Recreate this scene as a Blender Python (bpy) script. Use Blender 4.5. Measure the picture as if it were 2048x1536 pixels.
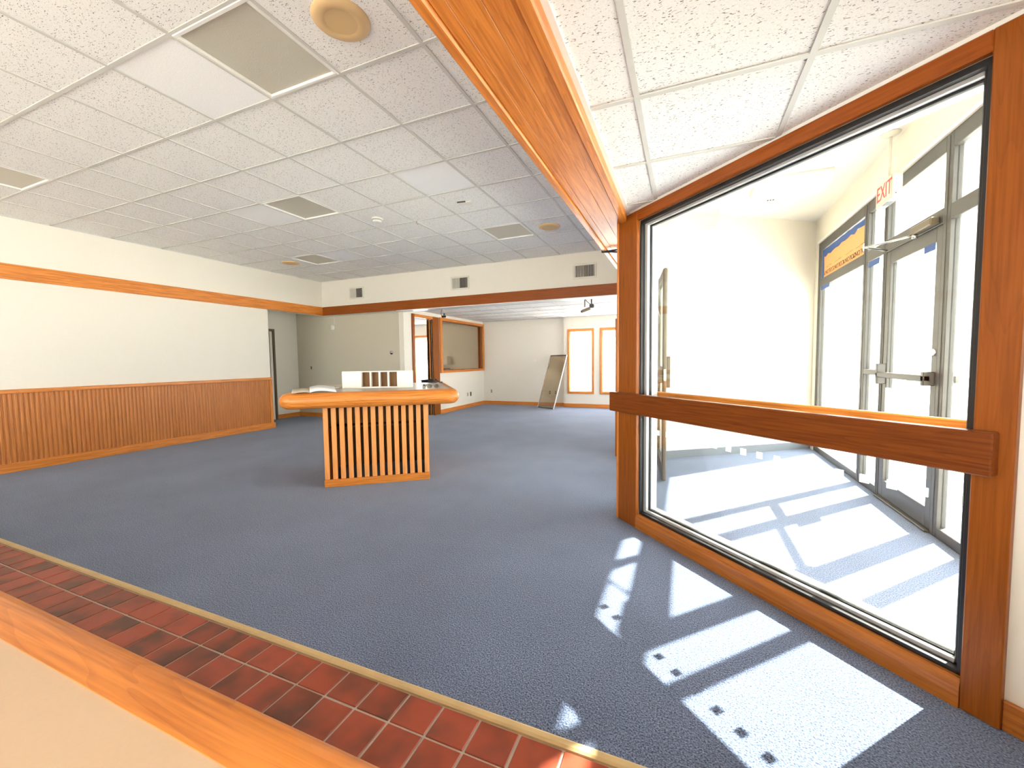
import bpy, math, random
from mathutils import Vector, Matrix
random.seed(7)
R = math.radians
for o in list(bpy.data.objects):
    bpy.data.objects.remove(o)
scene = bpy.context.scene
C = scene.collection

# ------------------------------------------------------------------ camera
F_PX, CAM_H = 822.3, 1.283
PITCH, ROLL, YAW = -0.0581, -0.0128, -0.3986
cd = bpy.data.cameras.new('camera')
cam = bpy.data.objects.new('camera', cd)
C.objects.link(cam)
fwd = Vector((math.sin(YAW) * math.cos(PITCH), math.cos(YAW) * math.cos(PITCH), math.sin(PITCH)))
right = Vector((math.cos(YAW), -math.sin(YAW), 0))
up = right.cross(fwd)
r2 = right * math.cos(ROLL) + up * math.sin(ROLL)
u2 = up * math.cos(ROLL) - right * math.sin(ROLL)
m = Matrix((r2, u2, -fwd)).transposed().to_4x4()
m.translation = (0, 0, CAM_H)
cam.matrix_world = m
cd.sensor_fit = 'HORIZONTAL'
cd.sensor_width = 36
cd.lens = 36 * F_PX / 2048
cd.clip_start = 0.02
cd.clip_end = 300
scene.camera = cam

# ------------------------------------------------------------------ light
SUN_AZ, SUN_EL = 46.7, 39.5
world = bpy.data.worlds.new('world')
scene.world = world
world.use_nodes = True
bg = world.node_tree.nodes['Background']
bg.inputs[0].default_value = (0.97, 0.98, 1.0, 1)
bg.inputs[1].default_value = 1.6
sd = bpy.data.lights.new('sun', 'SUN')
sd.energy = 10.0
sd.angle = R(0.6)
sd.color = (1.0, 0.95, 0.87)
sun = bpy.data.objects.new('sun', sd)
C.objects.link(sun)
sv = Vector((math.cos(R(SUN_AZ)) * math.cos(R(SUN_EL)), math.sin(R(SUN_AZ)) * math.cos(R(SUN_EL)), math.sin(R(SUN_EL))))
sun.rotation_euler = sv.to_track_quat('Z', 'Y').to_euler()
sun.location = sv * 20
vs = scene.view_settings
vs.view_transform = 'Standard'
vs.look = 'None'
vs.gamma = 1
vs.use_curve_mapping = False
vs.exposure = 2.95

# ------------------------------------------------------------------ materials
MATS = {}
def newmat(name):
    mt = bpy.data.materials.new(name)
    mt.use_nodes = True
    nt = mt.node_tree
    b = nt.nodes['Principled BSDF']
    MATS[name] = mt
    return mt, nt, b
def N(nt, t, **kw):
    n = nt.nodes.new(t)
    for k, v in kw.items():
        setattr(n, k, v)
    return n
def plain(name, col, rough=0.6, metal=0.0, spec=0.5, noise=0.0, nscale=8.0, bump=0.0):
    mt, nt, b = newmat(name)
    b.inputs['Base Color'].default_value = (*col, 1)
    b.inputs['Roughness'].default_value = rough
    b.inputs['Metallic'].default_value = metal
    b.inputs['Specular IOR Level'].default_value = spec
    if noise or bump:
        tc = N(nt, 'ShaderNodeTexCoord')
        no = N(nt, 'ShaderNodeTexNoise')
        no.inputs['Scale'].default_value = nscale
        no.inputs['Detail'].default_value = 4
        nt.links.new(tc.outputs['Object'], no.inputs['Vector'])
        if noise:
            mx = N(nt, 'ShaderNodeMix', data_type='RGBA')
            mx.inputs[6].default_value = (*[c * (1 - noise) for c in col], 1)
            mx.inputs[7].default_value = (*[min(1, c * (1 + noise)) for c in col], 1)
            nt.links.new(no.outputs['Fac'], mx.inputs[0])
            nt.links.new(mx.outputs[2], b.inputs['Base Color'])
        if bump:
            bp = N(nt, 'ShaderNodeBump')
            bp.inputs['Strength'].default_value = bump
            bp.inputs['Distance'].default_value = 0.002
            nt.links.new(no.outputs['Fac'], bp.inputs['Height'])
            nt.links.new(bp.outputs['Normal'], b.inputs['Normal'])
    return mt

def wood(name, axis, light=(0.80, 0.285, 0.050), dark=(0.38, 0.095, 0.010), rough=0.32, fine=1.0):
    """oak with cathedral grain running along the given object axis"""
    mt, nt, b = newmat(name)
    tc = N(nt, 'ShaderNodeTexCoord')
    oi = N(nt, 'ShaderNodeObjectInfo')
    mp = N(nt, 'ShaderNodeMapping')
    s = [9.0, 9.0, 9.0]
    s['XYZ'.index(axis)] = 0.75
    mp.inputs['Scale'].default_value = s
    add = N(nt, 'ShaderNodeVectorMath', operation='ADD')
    sc = N(nt, 'ShaderNodeVectorMath', operation='SCALE')
    cmb = N(nt, 'ShaderNodeCombineXYZ')
    for i in range(3):
        nt.links.new(oi.outputs['Random'], cmb.inputs[i])
    sc.inputs['Scale'].default_value = 7.0
    nt.links.new(cmb.outputs[0], sc.inputs[0])
    nt.links.new(tc.outputs['Object'], mp.inputs['Vector'])
    nt.links.new(mp.outputs[0], add.inputs[0])
    nt.links.new(sc.outputs[0], add.inputs[1])
    n1 = N(nt, 'ShaderNodeTexNoise')
    n1.inputs['Scale'].default_value = 1.0
    n1.inputs['Detail'].default_value = 1.5
    n1.inputs['Distortion'].default_value = 0.3
    nt.links.new(add.outputs[0], n1.inputs['Vector'])
    mul = N(nt, 'ShaderNodeMath', operation='MULTIPLY')
    mul.inputs[1].default_value = 15.0
    fr = N(nt, 'ShaderNodeMath', operation='FRACT')
    nt.links.new(n1.outputs['Fac'], mul.inputs[0])
    nt.links.new(mul.outputs[0], fr.inputs[0])
    cr = N(nt, 'ShaderNodeValToRGB')
    cr.color_ramp.elements[0].position = 0.0
    cr.color_ramp.elements[0].color = (0.85, 0.85, 0.85, 1)
    cr.color_ramp.elements[1].position = 1.0
    cr.color_ramp.elements[1].color = (0.42, 0.42, 0.42, 1)
    e = cr.color_ramp.elements.new(0.65)
    e.color = (0.8, 0.8, 0.8, 1)
    nt.links.new(fr.outputs[0], cr.inputs[0])
    # fine pores
    mp2 = N(nt, 'ShaderNodeMapping')
    s2 = [95.0 * fine] * 3
    s2['XYZ'.index(axis)] = 3.0
    mp2.inputs['Scale'].default_value = s2
    nt.links.new(tc.outputs['Object'], mp2.inputs['Vector'])
    n2 = N(nt, 'ShaderNodeTexNoise')
    n2.inputs['Scale'].default_value = 1.0
    n2.inputs['Detail'].default_value = 2.0
    nt.links.new(mp2.outputs[0], n2.inputs['Vector'])
    mx0 = N(nt, 'ShaderNodeMix', data_type='FLOAT')
    mx0.inputs[0].default_value = 0.5
    nt.links.new(cr.outputs[0], mx0.inputs[2])
    mr2 = N(nt, 'ShaderNodeMapRange')
    mr2.inputs[1].default_value = 0.34
    mr2.inputs[2].default_value = 0.62
    nt.links.new(n2.outputs['Fac'], mr2.inputs[0])
    nt.links.new(mr2.outputs[0], mx0.inputs[3])
    mx = N(nt, 'ShaderNodeMix', data_type='RGBA')
    mx.inputs[6].default_value = (*dark, 1)
    mx.inputs[7].default_value = (*light, 1)
    nt.links.new(mx0.outputs[0], mx.inputs[0])
    nt.links.new(mx.outputs[2], b.inputs['Base Color'])
    b.inputs['Roughness'].default_value = rough
    b.inputs['Specular IOR Level'].default_value = 0.22 if 'dark' in name or 'rail' in name else 0.42
    bp = N(nt, 'ShaderNodeBump')
    bp.inputs['Strength'].default_value = 0.12
    bp.inputs['Distance'].default_value = 0.001
    nt.links.new(mx0.outputs[0], bp.inputs['Height'])
    nt.links.new(bp.outputs['Normal'], b.inputs['Normal'])
    return mt

def carpet():
    mt, nt, b = newmat('carpet')
    tc = N(nt, 'ShaderNodeTexCoord')
    n1 = N(nt, 'ShaderNodeTexNoise')
    n1.inputs['Scale'].default_value = 170
    n1.inputs['Detail'].default_value = 2
    vo = N(nt, 'ShaderNodeTexVoronoi')
    vo.inputs['Scale'].default_value = 140
    n3 = N(nt, 'ShaderNodeTexNoise')
    n3.inputs['Scale'].default_value = 1.6
    n3.inputs['Detail'].default_value = 5
    for n in (n1, vo, n3):
        nt.links.new(tc.outputs['Object'], n.inputs['Vector'])
    cr = N(nt, 'ShaderNodeValToRGB')
    cr.color_ramp.elements[0].position = 0.33
    cr.color_ramp.elements[0].color = (0.034, 0.052, 0.110, 1)
    cr.color_ramp.elements[1].position = 0.68
    cr.color_ramp.elements[1].color = (0.225, 0.280, 0.420, 1)
    nt.links.new(n1.outputs['Fac'], cr.inputs[0])
    mr = N(nt, 'ShaderNodeMapRange')
    mr.inputs[1].default_value = 0.3
    mr.inputs[2].default_value = 0.7
    mr.inputs[3].default_value = 0.88
    mr.inputs[4].default_value = 1.1
    nt.links.new(n3.outputs['Fac'], mr.inputs[0])
    mx = N(nt, 'ShaderNodeMix', data_type='RGBA', blend_type='MULTIPLY')
    mx.inputs[0].default_value = 1
    nt.links.new(cr.outputs[0], mx.inputs[6])
    nt.links.new(mr.outputs[0], mx.inputs[7])
    nt.links.new(mx.outputs[2], b.inputs['Base Color'])
    b.inputs['Roughness'].default_value = 0.95
    b.inputs['Specular IOR Level'].default_value = 0.1
    b.inputs['Sheen Weight'].default_value = 0.25
    bp = N(nt, 'ShaderNodeBump')
    bp.inputs['Strength'].default_value = 0.7
    bp.inputs['Distance'].default_value = 0.004
    nt.links.new(vo.outputs['Distance'], bp.inputs['Height'])
    nt.links.new(bp.outputs['Normal'], b.inputs['Normal'])
    return mt

def fissured(name, col, depth=1.0):
    """mineral-fibre ceiling tile with pinholes and short fissures"""
    mt, nt, b = newmat(name)
    tc = N(nt, 'ShaderNodeTexCoord')
    mp = N(nt, 'ShaderNodeMapping')
    mp.inputs['Scale'].default_value = (85, 190, 85)
    mp.inputs['Rotation'].default_value = (0, 0, 0.25)
    nt.links.new(tc.outputs['Object'], mp.inputs['Vector'])
    n1 = N(nt, 'ShaderNodeTexNoise')
    n1.inputs['Scale'].default_value = 1.0
    n1.inputs['Detail'].default_value = 1.0
    n1.inputs['Distortion'].default_value = 0.6
    nt.links.new(mp.outputs[0], n1.inputs['Vector'])
    cr = N(nt, 'ShaderNodeValToRGB')
    cr.color_ramp.elements[0].position = 0.645
    cr.color_ramp.elements[0].color = (0, 0, 0, 1)
    cr.color_ramp.elements[1].position = 0.70
    cr.color_ramp.elements[1].color = (1, 1, 1, 1)
    nt.links.new(n1.outputs['Fac'], cr.inputs[0])
    n2 = N(nt, 'ShaderNodeTexNoise')
    n2.inputs['Scale'].default_value = 150
    n2.inputs['Detail'].default_value = 2
    nt.links.new(tc.outputs['Object'], n2.inputs['Vector'])
    cr2 = N(nt, 'ShaderNodeValToRGB')
    cr2.color_ramp.elements[0].position = 0.3
    cr2.color_ramp.elements[0].color = (*[c * 0.9 for c in col], 1)
    cr2.color_ramp.elements[1].position = 0.6
    cr2.color_ramp.elements[1].color = (*col, 1)
    nt.links.new(n2.outputs['Fac'], cr2.inputs[0])
    mx = N(nt, 'ShaderNodeMix', data_type='RGBA')
    mx.inputs[7].default_value = (col[0] * (1 - 0.72 * depth), col[1] * (1 - 0.76 * depth), col[2] * (1 - 0.78 * depth), 1)
    nt.links.new(cr.outputs[0], mx.inputs[0])
    nt.links.new(cr2.outputs[0], mx.inputs[6])
    nt.links.new(mx.outputs[2], b.inputs['Base Color'])
    b.inputs['Roughness'].default_value = 0.95
    b.inputs['Specular IOR Level'].default_value = 0.1
    bp = N(nt, 'ShaderNodeBump')
    bp.invert = True
    bp.inputs['Strength'].default_value = 0.5
    bp.inputs['Distance'].default_value = 0.003
    nt.links.new(cr.outputs[0], bp.inputs['Height'])
    nt.links.new(bp.outputs['Normal'], b.inputs['Normal'])
    return mt

def quarry():
    mt, nt, b = newmat('quarry_tile')
    tc = N(nt, 'ShaderNodeTexCoord')
    oi = N(nt, 'ShaderNodeObjectInfo')
    cmb = N(nt, 'ShaderNodeCombineXYZ')
    sc = N(nt, 'ShaderNodeMath', operation='MULTIPLY')
    sc.inputs[1].default_value = 37.0
    nt.links.new(oi.outputs['Random'], sc.inputs[0])
    nt.links.new(sc.outputs[0], cmb.inputs[2])
    add = N(nt, 'ShaderNodeVectorMath', operation='ADD')
    nt.links.new(tc.outputs['Object'], add.inputs[0])
    nt.links.new(cmb.outputs[0], add.inputs[1])
    no = N(nt, 'ShaderNodeTexNoise')
    no.inputs['Scale'].default_value = 7
    no.inputs['Detail'].default_value = 2
    nt.links.new(add.outputs[0], no.inputs['Vector'])
    ad = N(nt, 'ShaderNodeMath', operation='ADD')
    mr = N(nt, 'ShaderNodeMapRange')
    mr.inputs[3].default_value = -0.16
    mr.inputs[4].default_value = 0.16
    nt.links.new(oi.outputs['Random'], mr.inputs[0])
    nt.links.new(no.outputs['Fac'], ad.inputs[0])
    nt.links.new(mr.outputs[0], ad.inputs[1])
    cr = N(nt, 'ShaderNodeValToRGB')
    cr.color_ramp.elements[0].position = 0.26
    cr.color_ramp.elements[0].color = (0.120, 0.034, 0.017, 1)
    cr.color_ramp.elements[1].position = 0.62
    cr.color_ramp.elements[1].color = (0.36, 0.062, 0.026, 1)
    nt.links.new(ad.outputs[0], cr.inputs[0])
    nt.links.new(cr.outputs[0], b.inputs['Base Color'])
    b.inputs['Roughness'].default_value = 0.42
    return mt

def glass(name, tint=(0.97, 0.99, 0.98), refl=0.6):
    mt, nt, b = newmat(name)
    nt.nodes.remove(b)
    out = nt.nodes['Material Output']
    tr = N(nt, 'ShaderNodeBsdfTransparent')
    tr.inputs[0].default_value = (*tint, 1)
    gl = N(nt, 'ShaderNodeBsdfGlossy')
    gl.inputs['Roughness'].default_value = 0.02
    fr = N(nt, 'ShaderNodeFresnel')
    fr.inputs[0].default_value = 1.45
    mu = N(nt, 'ShaderNodeMath', operation='MULTIPLY')
    mu.inputs[1].default_value = refl
    mx = N(nt, 'ShaderNodeMixShader')
    nt.links.new(fr.outputs[0], mu.inputs[0])
    nt.links.new(mu.outputs[0], mx.inputs[0])
    nt.links.new(tr.outputs[0], mx.inputs[1])
    nt.links.new(gl.outputs[0], mx.inputs[2])
    nt.links.new(mx.outputs[0], out.inputs[0])
    return mt
def frosted(name, col):
    mt, nt, b = newmat(name)
    out = nt.nodes['Material Output']
    tl = N(nt, 'ShaderNodeBsdfTranslucent')
    tl.inputs[0].default_value = (*col, 1)
    nt.links.new(tl.outputs[0], out.inputs[0])
    return mt
def lens_mat():
    mt, nt, b = newmat('light_lens')
    tc = N(nt, 'ShaderNodeTexCoord')
    vo = N(nt, 'ShaderNodeTexVoronoi')
    vo.inputs['Scale'].default_value = 120
    nt.links.new(tc.outputs['Object'], vo.inputs['Vector'])
    b.inputs['Base Color'].default_value = (0.60, 0.57, 0.48, 1)
    b.inputs['Roughness'].default_value = 0.35
    bp = N(nt, 'ShaderNodeBump')
    bp.inputs['Strength'].default_value = 0.4
    bp.inputs['Distance'].default_value = 0.002
    nt.links.new(vo.outputs['Distance'], bp.inputs['Height'])
    nt.links.new(bp.outputs['Normal'], b.inputs['Normal'])
def brass_rings():
    mt, nt, b = newmat('brass_rings')
    tc = N(nt, 'ShaderNodeTexCoord')
    ln = N(nt, 'ShaderNodeVectorMath', operation='LENGTH')
    nt.links.new(tc.outputs['Object'], ln.inputs[0])
    mu = N(nt, 'ShaderNodeMath', operation='MULTIPLY')
    mu.inputs[1].default_value = 1100
    sn = N(nt, 'ShaderNodeMath', operation='SINE')
    nt.links.new(ln.outputs[1], mu.inputs[0])
    nt.links.new(mu.outputs[0], sn.inputs[0])
    b.inputs['Base Color'].default_value = (0.40, 0.23, 0.07, 1)
    b.inputs['Metallic'].default_value = 0.5
    b.inputs['Roughness'].default_value = 0.25
    bp = N(nt, 'ShaderNodeBump')
    bp.inputs['Strength'].default_value = 0.9
    bp.inputs['Distance'].default_value = 0.002
    nt.links.new(sn.outputs[0], bp.inputs['Height'])
    nt.links.new(bp.outputs['Normal'], b.inputs['Normal'])

wood('wood_x', 'X'); wood('wood_y', 'Y'); wood('wood_z', 'Z')
wood('wood_dark_x', 'X', (0.34, 0.085, 0.012), (0.19, 0.040, 0.005))  # same oak darkened: shade on window head and soffit band put into colour
wood('wood_dark_z', 'Z', (0.32, 0.088, 0.011), (0.18, 0.042, 0.005))  # oak posts with their shade put into the colour; also the dark panel
wood('wood_mid_x', 'X', (0.50, 0.165, 0.026), (0.27, 0.07, 0.009))  # same oak half darkened, window-side shade put into the sill colour
wood('wood_rail_x', 'X', (0.22, 0.054, 0.008), (0.09, 0.018, 0.003))  # same oak at its darkest, room-side shade put into the rail colour
wood('bead_z', 'Z', (0.60, 0.215, 0.042), (0.38, 0.115, 0.018), rough=0.4)
wood('ply_z', 'Z', (0.24, 0.115, 0.032), (0.09, 0.036, 0.010), rough=0.6)
wood('slat_z', 'Z', (0.93, 0.41, 0.13), (0.70, 0.25, 0.06))  # oak lightened: sun bounce on the desk front put into the colour
carpet()
fissured('tile_fissured', (0.95, 0.94, 0.915))
fissured('tile_clean', (0.98, 0.985, 0.99), 0.05)
quarry()
lens_mat(); brass_rings()
glass('glass', refl=0.35); glass('glass_clear', (0.96, 0.98, 0.97), 0.5); glass('glass_tinted', (0.62, 0.60, 0.55), 0.8); glass('glass_smoke', (0.81, 0.76, 0.68), 0.25)
frosted('frosted', (0.85, 0.87, 0.88))
plain('paint', (0.82, 0.77, 0.675), 0.75, noise=0.02, nscale=30, bump=0.05)
plain('paint_cream', (0.78, 0.72, 0.61), 0.7, noise=0.02, nscale=3)
plain('ceiling_vestibule', (0.76, 0.73, 0.65), 0.8)
plain('sign_plastic', (0.62, 0.59, 0.50), 0.45)
plain('paint_grey', (0.60, 0.545, 0.425), 0.75, noise=0.02, nscale=30)  # wall paint darkened, shade of the dim corner put into its colour
plain('ceiling_white', (0.86, 0.85, 0.80), 0.8)
plain('tbar', (0.66, 0.65, 0.61), 0.45)
plain('trim_white', (0.85, 0.84, 0.80), 0.4)
plain('gap_dark', (0.02, 0.018, 0.016), 0.8)
plain('aluminium', (0.095, 0.088, 0.08), 0.45, 0.4, noise=0.14, nscale=40)
plain('aluminium_light', (0.70, 0.70, 0.70), 0.35, 0.5)
plain('bronze', (0.15, 0.115, 0.072), 0.42, 0.5, noise=0.08, nscale=30)
plain('black_frame', (0.010, 0.009, 0.009), 0.45)
plain('black_plastic', (0.015, 0.015, 0.016), 0.4)
plain('grout', (0.50, 0.42, 0.34), 0.9, noise=0.15, nscale=60)
plain('edge_strip', (0.62, 0.44, 0.21), 0.5, noise=0.12, nscale=14)
plain('laminate', (0.56, 0.50, 0.41), 0.35, noise=0.03, nscale=200)
plain('counter_beige', (0.60, 0.43, 0.28), 0.5, noise=0.04, nscale=160)
plain('melamine', (0.84, 0.80, 0.72), 0.5)
plain('paper_white', (0.90, 0.90, 0.88), 0.7)
plain('paper_tan', (0.55, 0.45, 0.33), 0.7)
plain('paper_orange', (0.80, 0.36, 0.13), 0.8, noise=0.06, nscale=9)
plain('ink_brown', (0.10, 0.04, 0.008), 0.8)
plain('tape_blue', (0.035, 0.085, 0.27), 0.7, noise=0.2, nscale=25)
plain('exit_red', (0.75, 0.02, 0.015), 0.4)
plain('brass_cream', (0.78, 0.55, 0.28), 0.5, 0.1)
plain('plastic_white', (0.82, 0.80, 0.74), 0.4)
plain('plastic_brown', (0.10, 0.055, 0.03), 0.45)
plain('plastic_ivory', (0.70, 0.66, 0.55), 0.45)
plain('chrome', (0.60, 0.58, 0.54), 0.22, 1.0)
plain('vinyl_grey', (0.16, 0.17, 0.18), 0.6)
plain('vent_white', (0.72, 0.68, 0.58), 0.45)
plain('vent_dark', (0.055, 0.05, 0.042), 0.7)
plain('pebble', (0.55, 0.50, 0.45), 0.9, noise=0.4, nscale=220)
plain('concrete', (0.55, 0.54, 0.52), 0.9, noise=0.08, nscale=2)
plain('asphalt', (0.30, 0.30, 0.30), 0.95, noise=0.15, nscale=3)
plain('facade', (0.66, 0.63, 0.58), 0.9, noise=0.05, nscale=1)
plain('car_silver', (0.55, 0.57, 0.60), 0.3, 0.4)
plain('car_blue', (0.35, 0.42, 0.52), 0.3, 0.3)
plain('car_white', (0.75, 0.75, 0.75), 0.3)
plain('rubber', (0.02, 0.02, 0.02), 0.8)
plain('leaf', (0.10, 0.17, 0.05), 0.8, noise=0.3, nscale=6)
plain('bark', (0.16, 0.11, 0.07), 0.9)
frosted('sticker', (0.85, 0.85, 0.83))
plain('copper_wire', (0.22, 0.12, 0.07), 0.5)

# ------------------------------------------------------------------ mesh helpers
class MB:
    def __init__(s):
        s.v = []; s.f = []; s.smooth = []
    def add(s, vs, fs, sm=False):
        o = len(s.v)
        s.v += [tuple(v) for v in vs]
        s.f += [tuple(i + o for i in f) for f in fs]
        s.smooth += [sm] * len(fs)
        return s
    def box(s, x0, x1, y0, y1, z0, z1):
        if x0 > x1: x0, x1 = x1, x0
        if y0 > y1: y0, y1 = y1, y0
        if z0 > z1: z0, z1 = z1, z0
        return s.add([(x0, y0, z0), (x1, y0, z0), (x1, y1, z0), (x0, y1, z0), (x0, y0, z1), (x1, y0, z1), (x1, y1, z1), (x0, y1, z1)],
                     [(0, 3, 2, 1), (4, 5, 6, 7), (0, 1, 5, 4), (1, 2, 6, 5), (2, 3, 7, 6), (3, 0, 4, 7)])
    def cbox(s, x0, x1, y0, y1, z0, z1, c=0.004):
        """box with chamfered edges"""
        c = min(c, abs(x1 - x0) * .45, abs(y1 - y0) * .45, abs(z1 - z0) * .45)
        X = (x0, x1); Y = (y0, y1); Z = (z0, z1)
        vs = []; idx = {}
        for i in (0, 1):
            for j in (0, 1):
                for k in (0, 1):
                    sx = c if i == 0 else -c; sy = c if j == 0 else -c; sz = c if k == 0 else -c
                    for a, p in (('x', (X[i], Y[j] + sy, Z[k] + sz)), ('y', (X[i] + sx, Y[j], Z[k] + sz)), ('z', (X[i] + sx, Y[j] + sy, Z[k]))):
                        idx[(i, j, k, a)] = len(vs); vs.append(p)
        fs = []
        g = lambda i, j, k, a: idx[(i, j, k, a)]
        fs += [(g(0, 0, 0, 'x'), g(0, 0, 1, 'x'), g(0, 1, 1, 'x'), g(0, 1, 0, 'x')), (g(1, 0, 0, 'x'), g(1, 1, 0, 'x'), g(1, 1, 1, 'x'), g(1, 0, 1, 'x')),
               (g(0, 0, 0, 'y'), g(1, 0, 0, 'y'), g(1, 0, 1, 'y'), g(0, 0, 1, 'y')), (g(0, 1, 0, 'y'), g(0, 1, 1, 'y'), g(1, 1, 1, 'y'), g(1, 1, 0, 'y')),
               (g(0, 0, 0, 'z'), g(0, 1, 0, 'z'), g(1, 1, 0, 'z'), g(1, 0, 0, 'z')), (g(0, 0, 1, 'z'), g(1, 0, 1, 'z'), g(1, 1, 1, 'z'), g(0, 1, 1, 'z'))]
        for j in (0, 1):
            for k in (0, 1):
                fs.append((g(0, j, k, 'y'), g(1, j, k, 'y'), g(1, j, k, 'z'), g(0, j, k, 'z')))
        for i in (0, 1):
            for k in (0, 1):
                fs.append((g(i, 0, k, 'x'), g(i, 1, k, 'x'), g(i, 1, k, 'z'), g(i, 0, k, 'z')))
        for i in (0, 1):
            for j in (0, 1):
                fs.append((g(i, j, 0, 'x'), g(i, j, 1, 'x'), g(i, j, 1, 'y'), g(i, j, 0, 'y')))
        for i in (0, 1):
            for j in (0, 1):
                for k in (0, 1):
                    fs.append((g(i, j, k, 'x'), g(i, j, k, 'y'), g(i, j, k, 'z')))
        return s.add(vs, fs)
    def prism(s, poly, z0, z1):
        n = len(poly)
        vs = [(x, y, z0) for x, y in poly] + [(x, y, z1) for x, y in poly]
        fs = [tuple(range(n))[::-1], tuple(range(n, 2 * n))] + [(i, (i + 1) % n, n + (i + 1) % n, n + i) for i in range(n)]
        return s.add(vs, fs)
    def extrude(s, prof, a, b, axis='X', sm=False):
        """prof: closed 2-D profile in the plane across axis; run from a to b"""
        def P(t, p):
            return {'X': (t, p[0], p[1]), 'Y': (p[0], t, p[1]), 'Z': (p[0], p[1], t)}[axis]
        n = len(prof)
        s.add([P(a, p) for p in prof] + [P(b, p) for p in prof], [(i, (i + 1) % n, n + (i + 1) % n, n + i) for i in range(n)], sm)
        s.add([P(a, p) for p in prof], [tuple(range(n))])
        return s.add([P(b, p) for p in prof], [tuple(range(n))[::-1]])
    def tube(s, pts, r, n=8, cap=True):
        pts = [Vector(p) for p in pts]
        rs = r if isinstance(r, (list, tuple)) else [r] * len(pts)
        rings = []
        d0 = (pts[1] - pts[0]).normalized()
        ref = Vector((0, 0, 1)) if abs(d0.z) < 0.9 else Vector((1, 0, 0))
        a = d0.cross(ref).normalized()
        for i, p in enumerate(pts):
            d = (pts[min(i + 1, len(pts) - 1)] - pts[max(i - 1, 0)]).normalized()
            a = (a - d * a.dot(d)).normalized()
            b = d.cross(a)
            rings.append([p + (a * math.cos(2 * math.pi * k / n) + b * math.sin(2 * math.pi * k / n)) * rs[i] for k in range(n)])
        vs = [v for rg in rings for v in rg]
        fs = [(i * n + k, i * n + (k + 1) % n, (i + 1) * n + (k + 1) % n, (i + 1) * n + k) for i in range(len(pts) - 1) for k in range(n)]
        s.add(vs, fs, True)
        if cap:
            s.add(rings[0], [tuple(range(n))[::-1]])
            s.add(rings[-1], [tuple(range(n))])
        return s
    def lathe(s, prof, cx=0, cy=0, n=32, sm=True):
        """prof: list of (radius, z)"""
        vs = []; fs = []
        for r, z in prof:
            vs += [(cx + r * math.cos(2 * math.pi * k / n), cy + r * math.sin(2 * math.pi * k / n), z) for k in range(n)]
        for i in range(len(prof) - 1):
            fs += [(i * n + k, i * n + (k + 1) % n, (i + 1) * n + (k + 1) % n, (i + 1) * n + k) for k in range(n)]
        s.add(vs, fs, sm)
        if prof[0][0] > 1e-6: s.add(vs[:n], [tuple(range(n))])
        if prof[-1][0] > 1e-6: s.add(vs[-n:], [tuple(range(n))])
        return s
    def build(s, name, mat, parent=None, loc=None, rot=None):
        me = bpy.data.meshes.new(name)
        me.from_pydata(s.v, [], s.f)
        for p, q in zip(me.polygons, s.smooth):
            p.use_smooth = q
        me.materials.append(MATS[mat])
        me.validate()
        import bmesh
        bm = bmesh.new(); bm.from_mesh(me)
        bmesh.ops.remove_doubles(bm, verts=bm.verts, dist=1e-6)
        bmesh.ops.recalc_face_normals(bm, faces=bm.faces)
        bm.to_mesh(me); bm.free()
        return obj(name, me, parent, loc, rot)
def obj(name, me, parent=None, loc=None, rot=None):
    o = bpy.data.objects.new(name, me)
    C.objects.link(o)
    if parent: o.parent = parent
    if loc: o.location = loc
    if rot: o.rotation_euler = rot
    return o
def tag(o, label=None, cat=None, group=None, kind=None):
    if label: o['label'] = label
    if cat: o['category'] = cat
    if group: o['group'] = group
    if kind: o['kind'] = kind
    return o
def thing(name, label, cat, loc=(0, 0, 0), rz=0, group=None):
    o = bpy.data.objects.new(name, None)
    o.empty_display_size = 0.1
    C.objects.link(o)
    o.location = loc
    o.rotation_euler = (0, 0, rz)
    return tag(o, label, cat, group)
def struct(o, label=None, cat=None):
    return tag(o, label, cat, None, 'structure')
def box(name, mat, parent, *a, c=0.0):
    m = MB()
    if c: m.cbox(*a, c=c)
    else: m.box(*a)
    return m.build(name, mat, parent)
def rects(u0, u1, z0, z1, holes):
    """split a rectangle with rectangular holes into rectangles"""
    us = sorted({u0, u1, *[h[0] for h in holes], *[h[1] for h in holes]})
    zs = sorted({z0, z1, *[h[2] for h in holes], *[h[3] for h in holes]})
    out = []
    for i in range(len(us) - 1):
        for k in range(len(zs) - 1):
            cu, cz = (us[i] + us[i + 1]) / 2, (zs[k] + zs[k + 1]) / 2
            if not (u0 < cu < u1 and z0 < cz < z1): continue
            if any(h[0] < cu < h[1] and h[2] < cz < h[3] for h in holes): continue
            out.append((us[i], us[i + 1], zs[k], zs[k + 1]))
    return out
def wall_x(name, mat, x0, x1, y0, y1, z0, z1, holes=(), parent=None):
    m = MB()
    for a, b, c, d in rects(y0, y1, z0, z1, holes): m.box(x0, x1, a, b, c, d)
    return m.build(name, mat, parent)
def wall_y(name, mat, y0, y1, x0, x1, z0, z1, holes=(), parent=None):
    m = MB()
    for a, b, c, d in rects(x0, x1, z0, z1, holes): m.box(a, b, y0, y1, c, d)
    return m.build(name, mat, parent)
def clip(poly, nx, ny, d):
    """keep nx*x+ny*y <= d"""
    out = []
    for i, p in enumerate(poly):
        q = poly[(i + 1) % len(poly)]
        a = nx * p[0] + ny * p[1] - d; b = nx * q[0] + ny * q[1] - d
        if a <= 0: out.append(p)
        if (a < 0) != (b < 0) and a != b:
            t = a / (a - b); out.append((p[0] + (q[0] - p[0]) * t, p[1] + (q[1] - p[1]) * t))
    return out
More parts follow.
